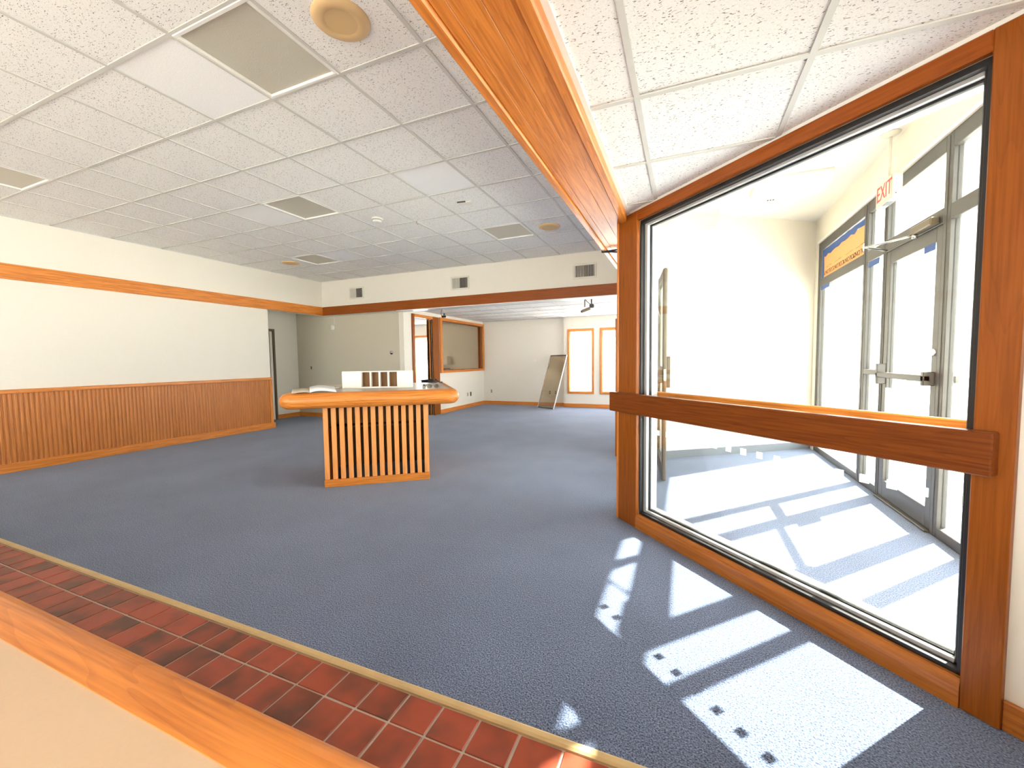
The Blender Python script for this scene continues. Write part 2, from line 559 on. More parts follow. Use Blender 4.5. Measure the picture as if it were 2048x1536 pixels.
def text_mesh(txt, size, depth, mat, font_scale=(1, 1)):
    cu = bpy.data.curves.new('lettering', 'FONT')
    cu.body = txt; cu.size = size; cu.extrude = depth; cu.align_x = 'CENTER'; cu.align_y = 'CENTER'
    t = bpy.data.objects.new('lettering', cu)
    C.objects.link(t)
    dg = bpy.context.evaluated_depsgraph_get()
    me = bpy.data.meshes.new_from_object(t.evaluated_get(dg))
    bpy.data.objects.remove(t)
    for v in me.vertices:
        v.co.x *= font_scale[0]; v.co.y *= font_scale[1]
    me.materials.clear(); me.materials.append(MATS[mat])
    return me

# ------------------------------------------------------------------ dimensions
XL, YB, ZC = -7.527, 6.955, 3.077          # left wall, rear soffit, raised ceiling
TB, TT = 2.331, 2.516                      # wood trim band
ZR, ZV, ZB = 2.368, 3.10, 2.40             # low ceiling, vestibule ceiling, rear room ceiling
BX0, BX1, BZ = -0.745, -0.415, 2.32        # beam
GX, GY, T = -2.611, 1.4506, 0.6096
XS = 1.66                                  # storefront glass line
YW = 10.85                                 # rear exterior wall
NX, NY, ND = 0.6997, 0.7145, 2.03          # angled window wall: normal and distance
WROOT = Vector((NX * ND, NY * ND, 0))
WROT = math.atan2(-NX, NY)                 # local x = t (along wall), local y = w (towards vestibule)
YE = -4.2                                  # wall behind the camera

# ------------------------------------------------------------------ floor
m = MB(); m.box(-10, XS + .1, 1.26, YW + .2, -.08, 0)
fl = struct(m.build('floor', 'carpet'), 'blue-grey loop pile carpet across the whole room', 'floor')
m = MB(); m.box(-10, XS + .1, YE - .2, 1.26, -.08, -.004)
tf = struct(m.build('floor', 'grout'), 'red quarry tile floor strip beside the counter', 'floor')
cols = [-0.202 + k * 0.1525 for k in range(-31, 9)]
rows = [1.2425, 1.109, 0.9590, 0.8065, 0.6540, 0.5015, 0.349]
g = 0.004
meshes = {}
for j in range(len(rows) - 1):
    h = rows[j] - rows[j + 1] - 2 * g
    mm = MB(); mm.cbox(-.07625 + g, .07625 - g, -h / 2, h / 2, -.012, 0, c=.002)
    o0 = None
    for i in range(len(cols) - 1):
        cx, cy = (cols[i] + cols[i + 1]) / 2, (rows[j] + rows[j + 1]) / 2
        if o0 is None:
            o0 = mm.build('quarry_tile', 'quarry_tile', tf); o = o0
        else:
            o = obj('quarry_tile', o0.data, tf)
        o.location = (cx + random.uniform(-.0008, .0008), cy + random.uniform(-.0008, .0008), random.uniform(-.0008, .0006))
m = MB(); m.extrude([(1.2435, -.004), (1.2785, -.004), (1.2785, .004), (1.270, .0085), (1.252, .0085), (1.2435, .004)], -9, XS, 'X')
struct(m.build('trim_1', 'edge_strip'), 'thin tan transition strip between carpet and red tiles', 'trim')

# ------------------------------------------------------------------ left wall with wainscot
wl = wall_x('wall_left', 'paint', XL - .15, XL, YE, 7.15, 0, ZC + .1, [(5.62, 7.15, -1, TB)])
struct(wl, 'long cream wall above wooden beadboard wainscot', 'wall')
m = MB(); m.cbox(XL, XL + .035, YE, YB, TB, TT, c=.004)
struct(m.build('trim_2', 'wood_y'), 'orange oak band running along the long cream wall', 'trim')
ws = struct(thing('trim_3', None, None), 'oak beadboard wainscot with cap rail and base board', 'wainscot')
m = MB(); m.cbox(XL, XL + .040, YE, 5.625, .955, 1.005, c=.008); m.build('cap_rail', 'wood_y', ws)
m = MB(); m.cbox(XL, XL + .034, YE, 5.665, 0, .11, c=.006); m.build('base_board', 'wood_y', ws)
m = MB(); m.cbox(XL, XL + .030, 5.575, 5.63, .11, .955, c=.004); m.build('end_stile', 'wood_z', ws)
m = MB(); y = -1.0; pit = .045
m.box(XL, XL + .008, YE, 5.575, .11, .955)
while y < 5.53:
    m.extrude([(XL + .006, y), (XL + .006, y + pit * .72), (XL + .012, y + pit * .70), (XL + .019, y + pit * .56), (XL + .019, y + pit * .16), (XL + .012, y + .02 * pit)], .11, .955, 'Z')
    y += pit
b = m.build('beadboard', 'bead_z', ws); b['kind'] = 'stuff'

# passage beyond the long wall
struct(wall_x('wall_passage', 'paint', -8.72, -8.60, 5.4, 7.15, 0, 2.6), 'short cream wall closing the passage', 'wall')
struct(wall_y('wall_passage_side', 'paint', 5.40, 5.50, -8.72, XL - .15, 0, 2.6), 'side wall of the passage behind the long wall', 'wall')
m = MB(); m.box(-8.72, XL - .02, 5.4, 7.15, 2.46, 2.52)
struct(m.build('ceiling', 'ceiling_white'), 'plain white passage ceiling', 'ceiling')
dr = struct(thing('door_1', None, None), 'pale passage door in a thin metal frame', 'door')
m = MB(); m.cbox(-8.60, -8.565, 6.50, 6.545, 0, 2.05, c=.004); m.cbox(-8.60, -8.565, 5.5, 6.50, 2.0, 2.05, c=.004); m.build('door_frame', 'bronze', dr)
m = MB(); m.cbox(-8.60, -8.575, 5.5, 6.475, .01, 1.99, c=.004); m.build('door_leaf', 'paint', dr)
m = MB(); m.cbox(-8.60, -8.572, 6.40, 6.42, .01, 1.99, c=.002); m.build('door_edge', 'bronze', dr)
m = MB(); m.cbox(-8.60, -8.588, 6.55, 7.15, 0, .10, c=.003)
struct(m.build('baseboard_passage', 'wood_y'), 'dark wood baseboard in the passage', 'baseboard')

# wall with dim-corner shade put into its paint, and rear soffit
gw = struct(wall_y('wall_rear_left', 'paint_grey', 7.15, 7.27, -8.72, -5.59, 0, 2.6), 'greyish wall beside the wood-framed office door', 'wall')
m = MB(); m.cbox(-8.60, -5.47, 7.138, 7.15, 0, .10, c=.003)
struct(m.build('baseboard_rear_left', 'wood_x'), 'wood baseboard along the greyish wall', 'baseboard')
sf = struct(wall_y('wall_soffit', 'paint', YB, 7.15, XL, XS, TB, ZC + .1), 'cream soffit wall with three air vents', 'wall')
m = MB(); m.cbox(XL + .035, BX0, YB - .035, YB, TB, TT, c=.004)
struct(m.build('trim_4', 'wood_dark_x'), 'reddish oak band across the soffit above the opening', 'trim')
m = MB(); m.box(-5.47, XS, YB - .03, 7.16, TB - .012, TB)
struct(m.build('trim_5', 'trim_white'), 'white underside board of the rear opening', 'trim')

# ------------------------------------------------------------------ suspended ceilings
def tile_ceiling(name, label, z, x_edges, y_edges, special, skip=(), clipper=None, deck=None, mat='tile_fissured', runner=True):
    root = MB()
    for bx in deck: root.prism(bx, z + .06, z + .11)
    ce = struct(root.build(name, 'gap_dark'), label, 'ceiling')
    cache = {}
    bar = .012
    for i in range(len(x_edges) - 1):
        for j in range(len(y_edges) - 1):
            key = (i, j)
            if key in skip: continue
            x0, x1, y0, y1 = x_edges[i] + .004, x_edges[i + 1] - .004, y_edges[j] + .004, y_edges[j + 1] - .004
            mt = special.get(key, mat)
            if clipper:
                poly = clip([(x0, y0), (x1, y0), (x1, y1), (x0, y1)], *clipper)
                if len(poly) < 3: continue
                full = len(poly) == 4 and abs(poly[2][0] - x1) + abs(poly[2][1] - y1) < 1e-6
                if not full:
                    MB().prism(poly, z + .007, z + .022).build('ceiling_tile', mt, ce); continue
            w, h = round(x1 - x0, 4), round(y1 - y0, 4)
            cx, cy = (x0 + x1) / 2, (y0 + y1) / 2
            zz = z + random.uniform(-.0012, .0012)
            k2 = (w, h, mt)
            if k2 not in cache:
                mm = MB(); mm.cbox(-w / 2, w / 2, -h / 2, h / 2, .007, .022, c=.003)
                o = mm.build('ceiling_tile', mt, ce); cache[k2] = o.data
            else:
                o = obj('ceiling_tile', cache[k2], ce)
            o.location = (cx, cy, zz)
    def rail(poly):
        if clipper: poly = clip(poly, *clipper)
        if len(poly) >= 3: MB().prism(poly, z, z + .0055).build('ceiling_runner', 'tbar', ce)
    X0, X1, Y0, Y1 = x_edges[0], x_edges[-1], y_edges[0], y_edges[-1]
    for x in x_edges[1:-1]: rail([(x - bar, Y0), (x + bar, Y0), (x + bar, Y1), (x - bar, Y1)])
    for y in y_edges[1:-1]:
        for i in range(len(x_edges) - 1):
            rail([(x_edges[i] + bar, y - bar), (x_edges[i + 1] - bar, y - bar), (x_edges[i + 1] - bar, y + bar), (x_edges[i] + bar, y + bar)])
    # wall angle round the edge
    for p in ([(X0, Y0), (X0 + .02, Y0), (X0 + .02, Y1), (X0, Y1)], [(X1 - .02, Y0), (X1, Y0), (X1, Y1), (X1 - .02, Y1)], [(X0, Y1 - .02), (X1, Y1 - .02), (X1, Y1), (X0, Y1)]):
        rail(p)
    return ce
xe = [XL] + [GX + c * T for c in range(-7, 3)] + [GX + 3 * T, BX0]
xe = [XL] + [GX + c * T for c in range(-7, 3)] + [BX0]
c0 = -8                                     # column index of the first tile
r0 = -8
ye = [YE] + [GY + r * T for r in range(r0 + 1, 9)] + [YB]
def cell(c, r): return (c - c0, r - r0)
lights = [(0, 0), (-3, 3), (0, 6), (-6, 0), (-6, 6)]
special = {cell(-1, 0): 'tile_clean', cell(-4, 3): 'tile_clean', cell(0, 3): 'tile_clean', cell(-5, 6): 'tile_clean'}
main_ceiling = tile_ceiling('ceiling', 'raised suspended ceiling of white mineral fibre tiles', ZC, xe, ye, special,
                            skip={cell(*q) for q in lights}, deck=[[(XL - .15, YE), (BX0, YE), (BX0, 7.15), (XL - .15, 7.15)]])
rx, ry = -.197, 1.855
xr = [BX1, rx, rx + T, rx + 2 * T, rx + 3 * T, XS]
xr = [v for v in xr if v <= XS]
yr = [YE] + [ry + k * T for k in range(-9, 4)]
tile_ceiling('ceiling', 'lower suspended ceiling of coarse fissured tiles beside the beam', ZR, xr, yr, {},
             clipper=(NX, NY, ND + .055), deck=[clip([(BX1 - .02, YE), (XS, YE), (XS, 4.2), (BX1 - .02, 4.2)], NX, NY, ND + .08)])
xb = [-5.47 + k * T for k in range(0, 12)] + [XS]
yb = [7.15 + k * T for k in range(0, 6)] + [YW]
tile_ceiling('ceiling', 'low white tile ceiling of the rear room', ZB, xb, yb, {},
             deck=[[(-5.6, 7.15), (XS, 7.15), (XS, YW), (-5.6, YW)]])
m = MB(); m.prism(clip([(BX1, 5.46), (XS, 5.46), (XS, 7.0), (BX1, 7.0)], math.sin(R(35.5)), -math.cos(R(35.5)), math.sin(R(35.5)) * XS - math.cos(R(35.5)) * 6.93), ZB, ZB + .05)
struct(m.build('ceiling', 'ceiling_white'), 'plain ceiling behind the vestibule wall', 'ceiling')

# lay-in lights (off)
for q in lights:
    x0, y0 = GX + q[0] * T, GY + q[1] * T
    if x0 < XL: x0 = XL
    lab = {(0, 0): 'switched-off square ceiling light beside the large brass speaker', (-3, 3): 'switched-off square ceiling light in the middle of the raised ceiling',
           (0, 6): 'switched-off square ceiling light beside the small round brass speaker near the vents', (-6, 0): 'switched-off square ceiling light near the long cream wall',
           (-6, 6): 'switched-off square ceiling light in the corner by the wood band'}.get(q, 'switched-off square ceiling light above the tiled floor')
    t = thing('ceiling_light', lab, 'ceiling light', (x0 + T / 2, y0 + T / 2, ZC), 0, 'square lights in the raised ceiling')
    h = T / 2 - .006
    f = MB()
    for a in ((-h, h, -h, -h + .022), (-h, h, h - .022, h), (-h, -h + .022, -h + .022, h - .022), (h - .022, h, -h + .022, h - .022)):
        f.cbox(a[0], a[1], a[2], a[3], -.004, .03, c=.003)
    f.build('frame', 'trim_white', t)
    box('lens', 'light_lens', t, -h + .02, h - .02, -h + .02, h - .02, .012, .02)
    box('housing', 'trim_white', t, -h + .004, h - .004, -h + .004, h - .004, .03, .055)
# round brass speakers
for (x, y), lab in (((-1.689, 1.755), 'large round brass speaker grille beside the ceiling light'), ((-1.713, 5.447), 'round brass speaker grille near the beam end'),
                    ((-6.57, 5.40), 'round brass speaker grille in the far corner of the ceiling')):
    t = thing('ceiling_speaker', lab, 'speaker', (x, y, ZC + .006), 0, 'round ceiling speakers')
    MB().lathe([(.083, -.014), (.09, -.020), (.120, -.016), (.145, -.006), (.148, .001), (.083, .001)], n=40).build('rim', 'brass_cream', t)
    MB().lathe([(0.0001, -.012), (.03, -.0105), (.083, -.006), (.083, 0.0), (.0001, 0.0)], n=40).build('grille', 'brass_rings', t)
t = thing('smoke_detector', 'white smoke detector under the ceiling tiles', 'smoke detector', (-3.592, 4.223, ZC + .006))
MB().lathe([(.0001, 0), (.072, 0), (.072, -.012), (.066, -.018), (.0001, -.018)], n=28).build('base', 'plastic_white', t)
MB().lathe([(.058, -.018), (.056, -.034), (.044, -.046), (.030, -.049), (.0001, -.050)], n=28).build('cover', 'plastic_white', t)
MB().lathe([(.0592, -.022), (.0592, -.027), (.05, -.027)], n=28).build('vent_ring', 'vent_dark', t)
t = thing('alarm_sensor', 'small flat white sensor on a ceiling tile', 'sensor', (-2.324, 4.211, ZC + .006), R(10))
m = MB(); m.cbox(-.085, .085, -.045, .045, -.022, 0, c=.008); m.build('case', 'plastic_white', t)
m = MB(); m.cbox(-.080, .020, -.047, -.040, -.021, -.006, c=.002); m.build('louver', 'vent_dark', t)
t = thing('ceiling_hook', 'tiny bent wire hook hanging from the ceiling runner', 'hook', (GX - .95 * T, GY + 5 * T, ZC))
MB().tube([(0, 0, .004), (0, 0, -.03), (.012, 0, -.045), (.022, 0, -.036)], .003).build('wire', 'copper_wire', t)

# ------------------------------------------------------------------ beam between the two ceilings
bm_ = struct(thing('trim_6', None, None), 'wide orange oak ceiling beam between the two ceilings', 'beam')
box('core', 'paint', bm_, BX0 + .01, BX1 - .002, YE, YB, BZ + .02, ZC + .1)
m = MB(); m.cbox(BX0 - .03, BX0 + .01, YE, YB, BZ + .185, BZ + .19, c=.001)
for k, (a, b_) in enumerate(((BX0 + .046, -.652), (-.652, -.556), (-.556, BX1 - .052))):
    mm = MB(); mm.cbox(a + .0006, b_ - .0006, YE, YB, BZ + .006, BZ + .022, c=.0012)
    mm.build('board', 'wood_y', bm_)
mm = MB(); mm.cbox(BX0, BX0 + .044, YE, YB, BZ - .006, TT, c=.006); mm.build('edge_moulding', 'wood_y', bm_)
mm = MB(); mm.cbox(BX1 - .050, BX1, YE, 3.42, BZ - .006, ZR + .02, c=.006); mm.build('edge_moulding', 'wood_y', bm_)
mm = MB(); mm.cbox(BX1 - .050, BX1, 3.42, YB, BZ - .006, ZR + .02, c=.006); mm.build('edge_moulding', 'wood_y', bm_)
# white ceiling angle against the beam
m = MB(); m.box(BX1, BX1 + .022, YE, 3.3, ZR - .004, ZR + .012)
struct(m.build('trim_7', 'trim_white'), 'white metal ceiling angle along the oak beam', 'trim')

# ------------------------------------------------------------------ angled window wall  (local x = t, local y = w)
def wthing(name, label, cat): return thing(name, label, cat, WROOT, WROT)
T0, T1 = -2.455, -0.690                    # glazed opening along the wall
Z0, Z1 = 0.105, 2.285
m = MB()
for a, b_, c_, d_ in rects(-2.66, .34, 0, ZV + .1, [(T0 - .02, T1 + .02, Z0 - .03, Z1 + .02)]): m.box(a, b_, .032, .155, c_, d_)
ww = m.build('wall_window', 'paint', None, WROOT, (0, 0, WROT))
struct(ww, 'angled cream wall holding the big interior window', 'wall')
win = struct(wthing('window_1', None, None), 'big interior window of the vestibule in oak casing with rail', 'window')
def wp(name, mat, *a, c=.004): return box(name, mat, win, *a, c=c)
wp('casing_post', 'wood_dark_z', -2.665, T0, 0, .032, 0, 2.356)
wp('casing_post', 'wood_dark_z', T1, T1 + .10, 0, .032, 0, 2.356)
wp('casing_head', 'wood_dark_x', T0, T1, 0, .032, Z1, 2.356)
m = MB(); m.extrude([(-.004, 0), (.034, 0), (.034, Z0), (.012, Z0), (.001, Z0 - .014), (-.004, Z0 - .03)], T0, T1, 'X'); m.build('casing_sill', 'wood_mid_x', win)
wp('post_return', 'wood_z', -2.69, -2.665, 0, .20, 0, 2.356)
# black liner
for n_, a in (('liner', (T0, T0 + .012, .032, .066, Z0, Z1)), ('liner', (T1 - .020, T1, .032, .066, Z0, Z1)), ('liner', (T0, T1, .032, .066, Z1 - .024, Z1)), ('liner', (T0, T1, .032, .066, Z0 - .006, Z0 + .018))):
    wp(n_, 'black_frame', *a, c=.001)
def ring(name, mat, t0, t1, z0, z1, w0, w1, s):
    m = MB(); m.cbox(t0, t0 + s, w0, w1, z0, z1, c=.002)
    m.cbox(t0 + s, t1 - s, w0, w1, z0, z0 + s, c=.002); m.cbox(t0 + s, t1 - s, w0, w1, z1 - s, z1, c=.002)
    m.build(name, mat, win)
    m = MB(); m.cbox(t1 - s, t1, w0, w1, z0, z1, c=.002)
    return m.build(name + '_stile', 'black_frame', win)
ring('frame', 'aluminium_light', T0 + .012, T1 - .012, Z0 + .008, Z1 - .012, .066, .090, .026)
ring('gasket', 'black_frame', T0 + .012, T1 - .012, Z0 + .008, Z1 - .012, .090, .102, .032)
ring('frame', 'aluminium_light', T0 + .012, T1 - .012, Z0 + .008, Z1 - .012, .102, .155, .040)
box('pane', 'glass', win, T0 + .03, T1 - .03, 0.094, .098, Z0 + .03, Z1 - .03)
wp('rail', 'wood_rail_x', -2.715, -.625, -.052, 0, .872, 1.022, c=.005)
wp('rail', 'wood_x', -2.62, -.5, .18, .215, .905, 1.03, c=.005)
wp('vestibule_casing', 'wood_z', T0 - .12, T0, .155, .18, 0, 2.345)
wp('vestibule_casing', 'wood_z', T1, T1 + .12, .155, .18, 0, 2.345)
wp('vestibule_casing', 'wood_x', T0, T1, .155, .18, Z1, 2.345)
wp('vestibule_casing', 'wood_x', T0, T1, .155, .18, 0, Z0)
k = 0
while T0 + .10 + k * .0985 < T1 - .06:
    t_ = T0 + .125 + k * .0985
    box('sticker', 'sticker', win, t_ - .018, t_ + .018, .0925, .0938, .722, .758, c=.0005)
    k += 1
m = MB(); m.cbox(T1 + .10, .34, .012, .032, 0, .105, c=.004)
struct(m.build('baseboard_window', 'wood_mid_x', None, WROOT, (0, 0, WROT)), 'oak baseboard right beside the big window post', 'baseboard')
m = MB(); m.cbox(-2.70, .34, 0.010, .034, 2.358, 2.385, c=.002)
struct(m.build('trim_8', 'trim_white', None, WROOT, (0, 0, WROT)), 'white strip above the oak window head', 'trim')

# ------------------------------------------------------------------ vestibule
XP = -0.325
va = R(35.5)
P1 = Vector((XS, 6.875)); vd = Vector((math.cos(va), math.sin(va)))
P0 = P1 - vd * ((XS - XP) / vd.x)
nn = Vector((-vd.y, vd.x))
m = MB(); m.prism([tuple(P0), tuple(P1 + vd * .1), tuple(P1 + vd * .1 + nn * .1), tuple(P0 + nn * .1)], 0, ZV + .1)
struct(m.build('wall_vestibule', 'paint_cream'), 'smooth bright cream wall inside the vestibule', 'wall')
m = MB(); q0 = P0 - nn * .006; q1 = P1 - nn * .006
m.prism([tuple(q0), tuple(q1), tuple(P1 + nn * .002), tuple(P0 + nn * .002)], 0, .10)
struct(m.build('baseboard_vestibule', 'vinyl_grey'), 'grey vinyl base along the vestibule wall', 'baseboard')
m = MB(); m.box(BX1, XS + .25, 1.0, 7.1, ZV, ZV + .1)
struct(m.build('ceiling', 'ceiling_vestibule'), 'plain white vestibule ceiling', 'ceiling')
# partition with inner door, under the beam
m = MB()
for a, b_, c_, d_ in rects(3.36, P0.y + .06, 0, ZV, [(3.44, P0.y - .02, .0, 2.28)]): m.box(XP - .055, XP, a, b_, c_, d_)
struct(m.build('wall_partition', 'paint'), 'narrow partition wall under the beam around the inner door', 'wall')
inn = struct(thing('window_2', None, None), 'aluminium framed sidelight beside the inner vestibule door', 'window')
yh = P0.y - .03                            # hinge side
m = MB()
m.cbox(XP - .05, XP - .005, 3.44, 3.49, 0, 2.28, c=.003); m.cbox(XP - .05, XP - .005, 4.37, 4.42, 0, 2.28, c=.003)
m.cbox(XP - .05, XP - .005, yh - .035, yh, 0, 2.28, c=.003); m.cbox(XP - .05, XP - .005, 3.49, 4.37, 0, .08, c=.003)
m.cbox(XP - .05, XP - .005, 3.49, yh - .035, 2.225, 2.28, c=.003)
m.build('frame', 'bronze', inn)
box('pane', 'glass', inn, XP - .03, XP - .025, 3.49, 4.37, .08, 2.225)
# inner door leaf, standing ajar into the vestibule
leaf_end = Vector((-.190, 4.46)); hin = Vector((XP + .02, yh - .045))
dl = leaf_end - hin; L = dl.length
door = struct(thing('door_2', None, None, (hin.x, hin.y, 0), math.atan2(dl.y, dl.x)), 'bronze aluminium glass door standing ajar in the vestibule', 'door')
m = MB(); h_ = 2.19
m.cbox(0, .05, -.022, .022, .012, h_, c=.006); m.build('hinge_stile', 'bronze', door)
m = MB(); m.cbox(L - .055, L, -.022, .022, .012, h_, c=.012); m.build('lock_stile', 'bronze', door)
m = MB(); m.cbox(.05, L - .055, -.020, .020, h_ - .09, h_, c=.004); m.build('top_rail', 'bronze', door)
m = MB(); m.cbox(.05, L - .055, -.020, .020, .012, .17, c=.004); m.build('bottom_rail', 'bronze', door)
box('pane', 'glass', door, .05, L - .055, -.003, .003, .17, h_ - .09)
m = MB(); m.cbox(.03, L - .02, -.075, -.035, 1.08, 1.15, c=.006); m.cbox(L - .06, L - .01, -.075, -.02, 1.03, 1.2, c=.006); m.cbox(.02, .07, -.075, -.02, 1.03, 1.2, c=.006)
m.build('push_bar', 'bronze', door)
m = MB(); m.cbox(L - .012, L + .006, -.012, .012, 1.05, 1.17, c=.002); m.build('lock_plate', 'chrome', door)
m = MB(); m.cbox(L - .05, L - .01, .022, .055, .98, 1.30, c=.004); m.build('pull_handle', 'bronze', door)
# loose film curling off the inner door frame
m = MB(); n_ = 14; vs_ = []
for i in range(n_):
    f_ = i / (n_ - 1); z_ = 2.24 - .55 * f_
    for s_ in (0, 1):
        wdt = .16 * (1 - f_ ** 1.5) + .012
        vs_.append((XP + .010 + .025 * math.sin(f_ * 7 + s_) * f_ + s_ * .02, yh - .05 - s_ * wdt, z_))
m.add(vs_, [(2 * i, 2 * i + 1, 2 * i + 3, 2 * i + 2) for i in range(n_ - 1)], True)
o = m.build('plastic_film', 'paper_white'); md = o.modifiers.new('thick', 'SOLIDIFY'); md.thickness = .0015
tag(o, 'loose white film curling from the top of the inner door frame', 'film')

# exterior wall and storefront
struct(wall_x('wall_right', 'paint_cream', XS - .04, XS + .16, YE, YW + .2, 0, 3.3, [(1.34, 6.74, -.1, 2.775), (-3.8, -.3, .4, 2.25), (7.5, 10.3, .4, 2.2)]), 'exterior wall above and beside the storefront', 'wall')
stf = struct(thing('window_3', None, None), 'grey aluminium storefront glazing with transom panes', 'window')
FX0, FX1 = XS - .028, XS + .028
def mull(y0, y1, z0=0.0, z1=2.775, mat='aluminium'):
    m = MB(); m.cbox(FX0, FX1, y0, y1, z0, z1, c=.004)
    m.box(FX0 - .004, FX0 + .001, (y0 + y1) / 2 - .006, (y0 + y1) / 2 + .006, z0 + .02, z1 - .02)
    return m.build('mullion', mat, stf)
for a in ((6.63, 6.74), (5.12, 5.215), (4.70, 4.763), (3.746, 3.83), (3.375, 3.455), (2.22, 2.29), (1.34, 1.40)): mull(*a)
def bar(y0, y1, z0, z1, name='transom_bar'):
    m = MB(); m.cbox(FX0, FX1, y0, y1, z0, z1, c=.004); return m.build(name, 'aluminium', stf)
spans = [(5.215, 6.63), (4.763, 5.12), (3.455, 3.746), (2.29, 3.375), (1.40, 2.22)]
for a, b_ in spans:
    bar(a, b_, 2.19, 2.295); bar(a, b_, 0, .075, 'sill')
    bar(a, b_, 2.665, 2.775, 'head')
    box('pane', 'glass_clear', stf, XS - .004, XS + .004, a, b_, .075, 2.19)
    box('pane', 'glass_clear', stf, XS - .004, XS + .004, a, b_, 2.295, 2.665)
bar(3.83, 4.70, 2.19, 2.295); bar(3.83, 4.70, 2.665, 2.775, 'head')
m = MB(); m.cbox(FX0, FX1, 4.763, 5.12, 1.10, 1.15, c=.004); m.build('mid_rail', 'aluminium', stf)
box('pane', 'glass_clear', stf, XS - .004, XS + .004, 3.83, 4.70, 2.295, 2.665)
m = MB(); m.cbox(XS - .055, XS + .06, 3.83, 4.70, 0, .018, c=.004); m.build('threshold', 'aluminium', stf)
ed = struct(thing('door_3', None, None), 'grey aluminium glass entrance door with push bar and closer', 'door')
m = MB(); m.cbox(XS - .024, XS + .024, 4.62, 4.695, .02, 2.185, c=.004); m.build('hinge_stile', 'aluminium', ed)
m = MB(); m.cbox(XS - .024, XS + .024, 3.835, 3.91, .02, 2.185, c=.004); m.build('lock_stile', 'aluminium', ed)
m = MB(); m.cbox(XS - .024, XS + .024, 3.91, 4.62, 2.08, 2.185, c=.004); m.build('top_rail', 'aluminium', ed)
m = MB(); m.cbox(XS - .024, XS + .024, 3.91, 4.62, .02, .17, c=.004); m.build('bottom_rail', 'aluminium', ed)
box('pane', 'glass_clear', ed, XS - .003, XS + .003, 3.91, 4.62, .17, 2.08)
m = MB(); m.cbox(XS - .085, XS - .045, 3.86, 4.67, 1.09, 1.135, c=.006); m.cbox(XS - .085, XS - .02, 3.86, 3.90, 1.06, 1.16, c=.005); m.cbox(XS - .085, XS - .02, 4.63, 4.67, 1.03, 1.21, c=.005)
m.build('push_bar', 'aluminium', ed)
m = MB(); m.cbox(XS - .03, XS - .023, 4.50, 4.61, .76, 1.0, c=.002); m.build('notice_plate', 'trim_white', ed)
cl = MB(); cl.cbox(XS - .085, XS - .03, 3.86, 4.15, 2.195, 2.25, c=.008)
clo = cl.build('closer', 'bronze', ed)
m = MB(); m.tube([(XS - .06, 4.13, 2.19), (XS - .30, 4.32, 2.175), (XS - .04, 4.66, 2.20)], .009, 6); m.lathe([(.018, 2.165), (.018, 2.20)], XS - .06, 4.13, 12); m.build('closer_arm', 'chrome', clo)
m = MB(); m.lathe([(.024, -.01), (.024, .01)], 0, 0, 16); m.build('lock_cylinder', 'chrome', ed, (XS - .026, 3.872, 1.30), (0, R(90), 0))

# masking paper with blue tape in the transom
mp_ = thing('masking_paper', 'orange masking paper taped inside the transom pane beside the cream wall', 'paper')
yy0, yy1, zz0, zz1 = 5.25, 6.60, 2.297, 2.66
m = MB(); n_ = 24; vs_ = []
pts = [(yy0 + .005, zz0), (6.575, zz0), (6.57, 2.58)] + [(6.54 - i * .10 + random.uniform(-.02, .02), 2.585 + i * .002 + random.uniform(-.012, .012)) for i in range(13)] + [(5.232, 2.61), (5.245, 2.44), (5.30, 2.38)]
m.add([(XS - .012, a, b_) for a, b_ in pts] + [(XS - .010, a, b_) for a, b_ in pts],
      [tuple(range(len(pts))), tuple(range(len(pts), 2 * len(pts)))[::-1]] + [(i, (i + 1) % len(pts), len(pts) + (i + 1) % len(pts), len(pts) + i) for i in range(len(pts))])
m.build('sheet', 'paper_orange', mp_)
def yz_strip(pts_lo, pts_hi, x, name, mat, parent):
    m = MB(); a = pts_lo + pts_hi[::-1]; n = len(a)
    m.add([(x, p[0], p[1]) for p in a] + [(x + .0012, p[0], p[1]) for p in a], [tuple(range(n)), tuple(range(n, 2 * n))[::-1]] + [(i, (i + 1) % n, n + (i + 1) % n, n + i) for i in range(n)])
    return m.build(name, mat, parent)
ys = [6.60 - i * 1.36 / 14 for i in range(15)]
yz_strip([(y_, 2.565 + random.uniform(-.018, .014) + .002 * i) for i, y_ in enumerate(ys)], [(y_, 2.662 - random.uniform(0, .01)) for y_ in ys], XS - .0145, 'tape_strip', 'tape_blue', mp_)
zs_ = [2.297 + i * .36 / 8 for i in range(9)]
yz_strip([(6.56 + random.uniform(-.012, .01), z_) for z_ in zs_], [(6.625, z_) for z_ in zs_], XS - .0148, 'tape_strip', 'tape_blue', mp_)
for yc in (6.36, 6.02, 5.66, 5.36):
    me = text_mesh('COLONY', .085, .0006, 'ink_brown', (1.05, .85))
    o = obj('lettering', me, mp_, (XS - .0135, yc, 2.352))
    # seen from inside (-x side): upside down
    o.rotation_euler = Matrix(((0, 0, -1), (1, 0, 0), (0, -1, 0))).to_euler()
    mm = MB(); mm.box(XS - .0142, XS - .0130, yc - .10, yc - .01, 2.415, 2.419); mm.box(XS - .0142, XS - .0130, yc + .01, yc + .11, 2.410, 2.413); mm.build('print_line', 'ink_brown', mp_)
for yc, zc, w_, h_, lab in ((6.42, 2.165, .34, .05, 'blue tape piece below the masking paper'), (4.95, 2.155, .24, .055, 'blue tape piece on the narrow sidelight'), (3.99, 2.055, .15, .05, 'blue tape piece on the entrance door glass')):
    m = MB(); m.cbox(XS - .031 if yc > 4.5 else XS - .0265, XS - .0295 if yc > 4.5 else XS - .0255, yc - w_ / 2, yc + w_ / 2, zc - h_ / 2, zc + h_ / 2, c=.0004)
    t = m.build('tape_piece', 'tape_blue'); tag(t, lab, 'tape')

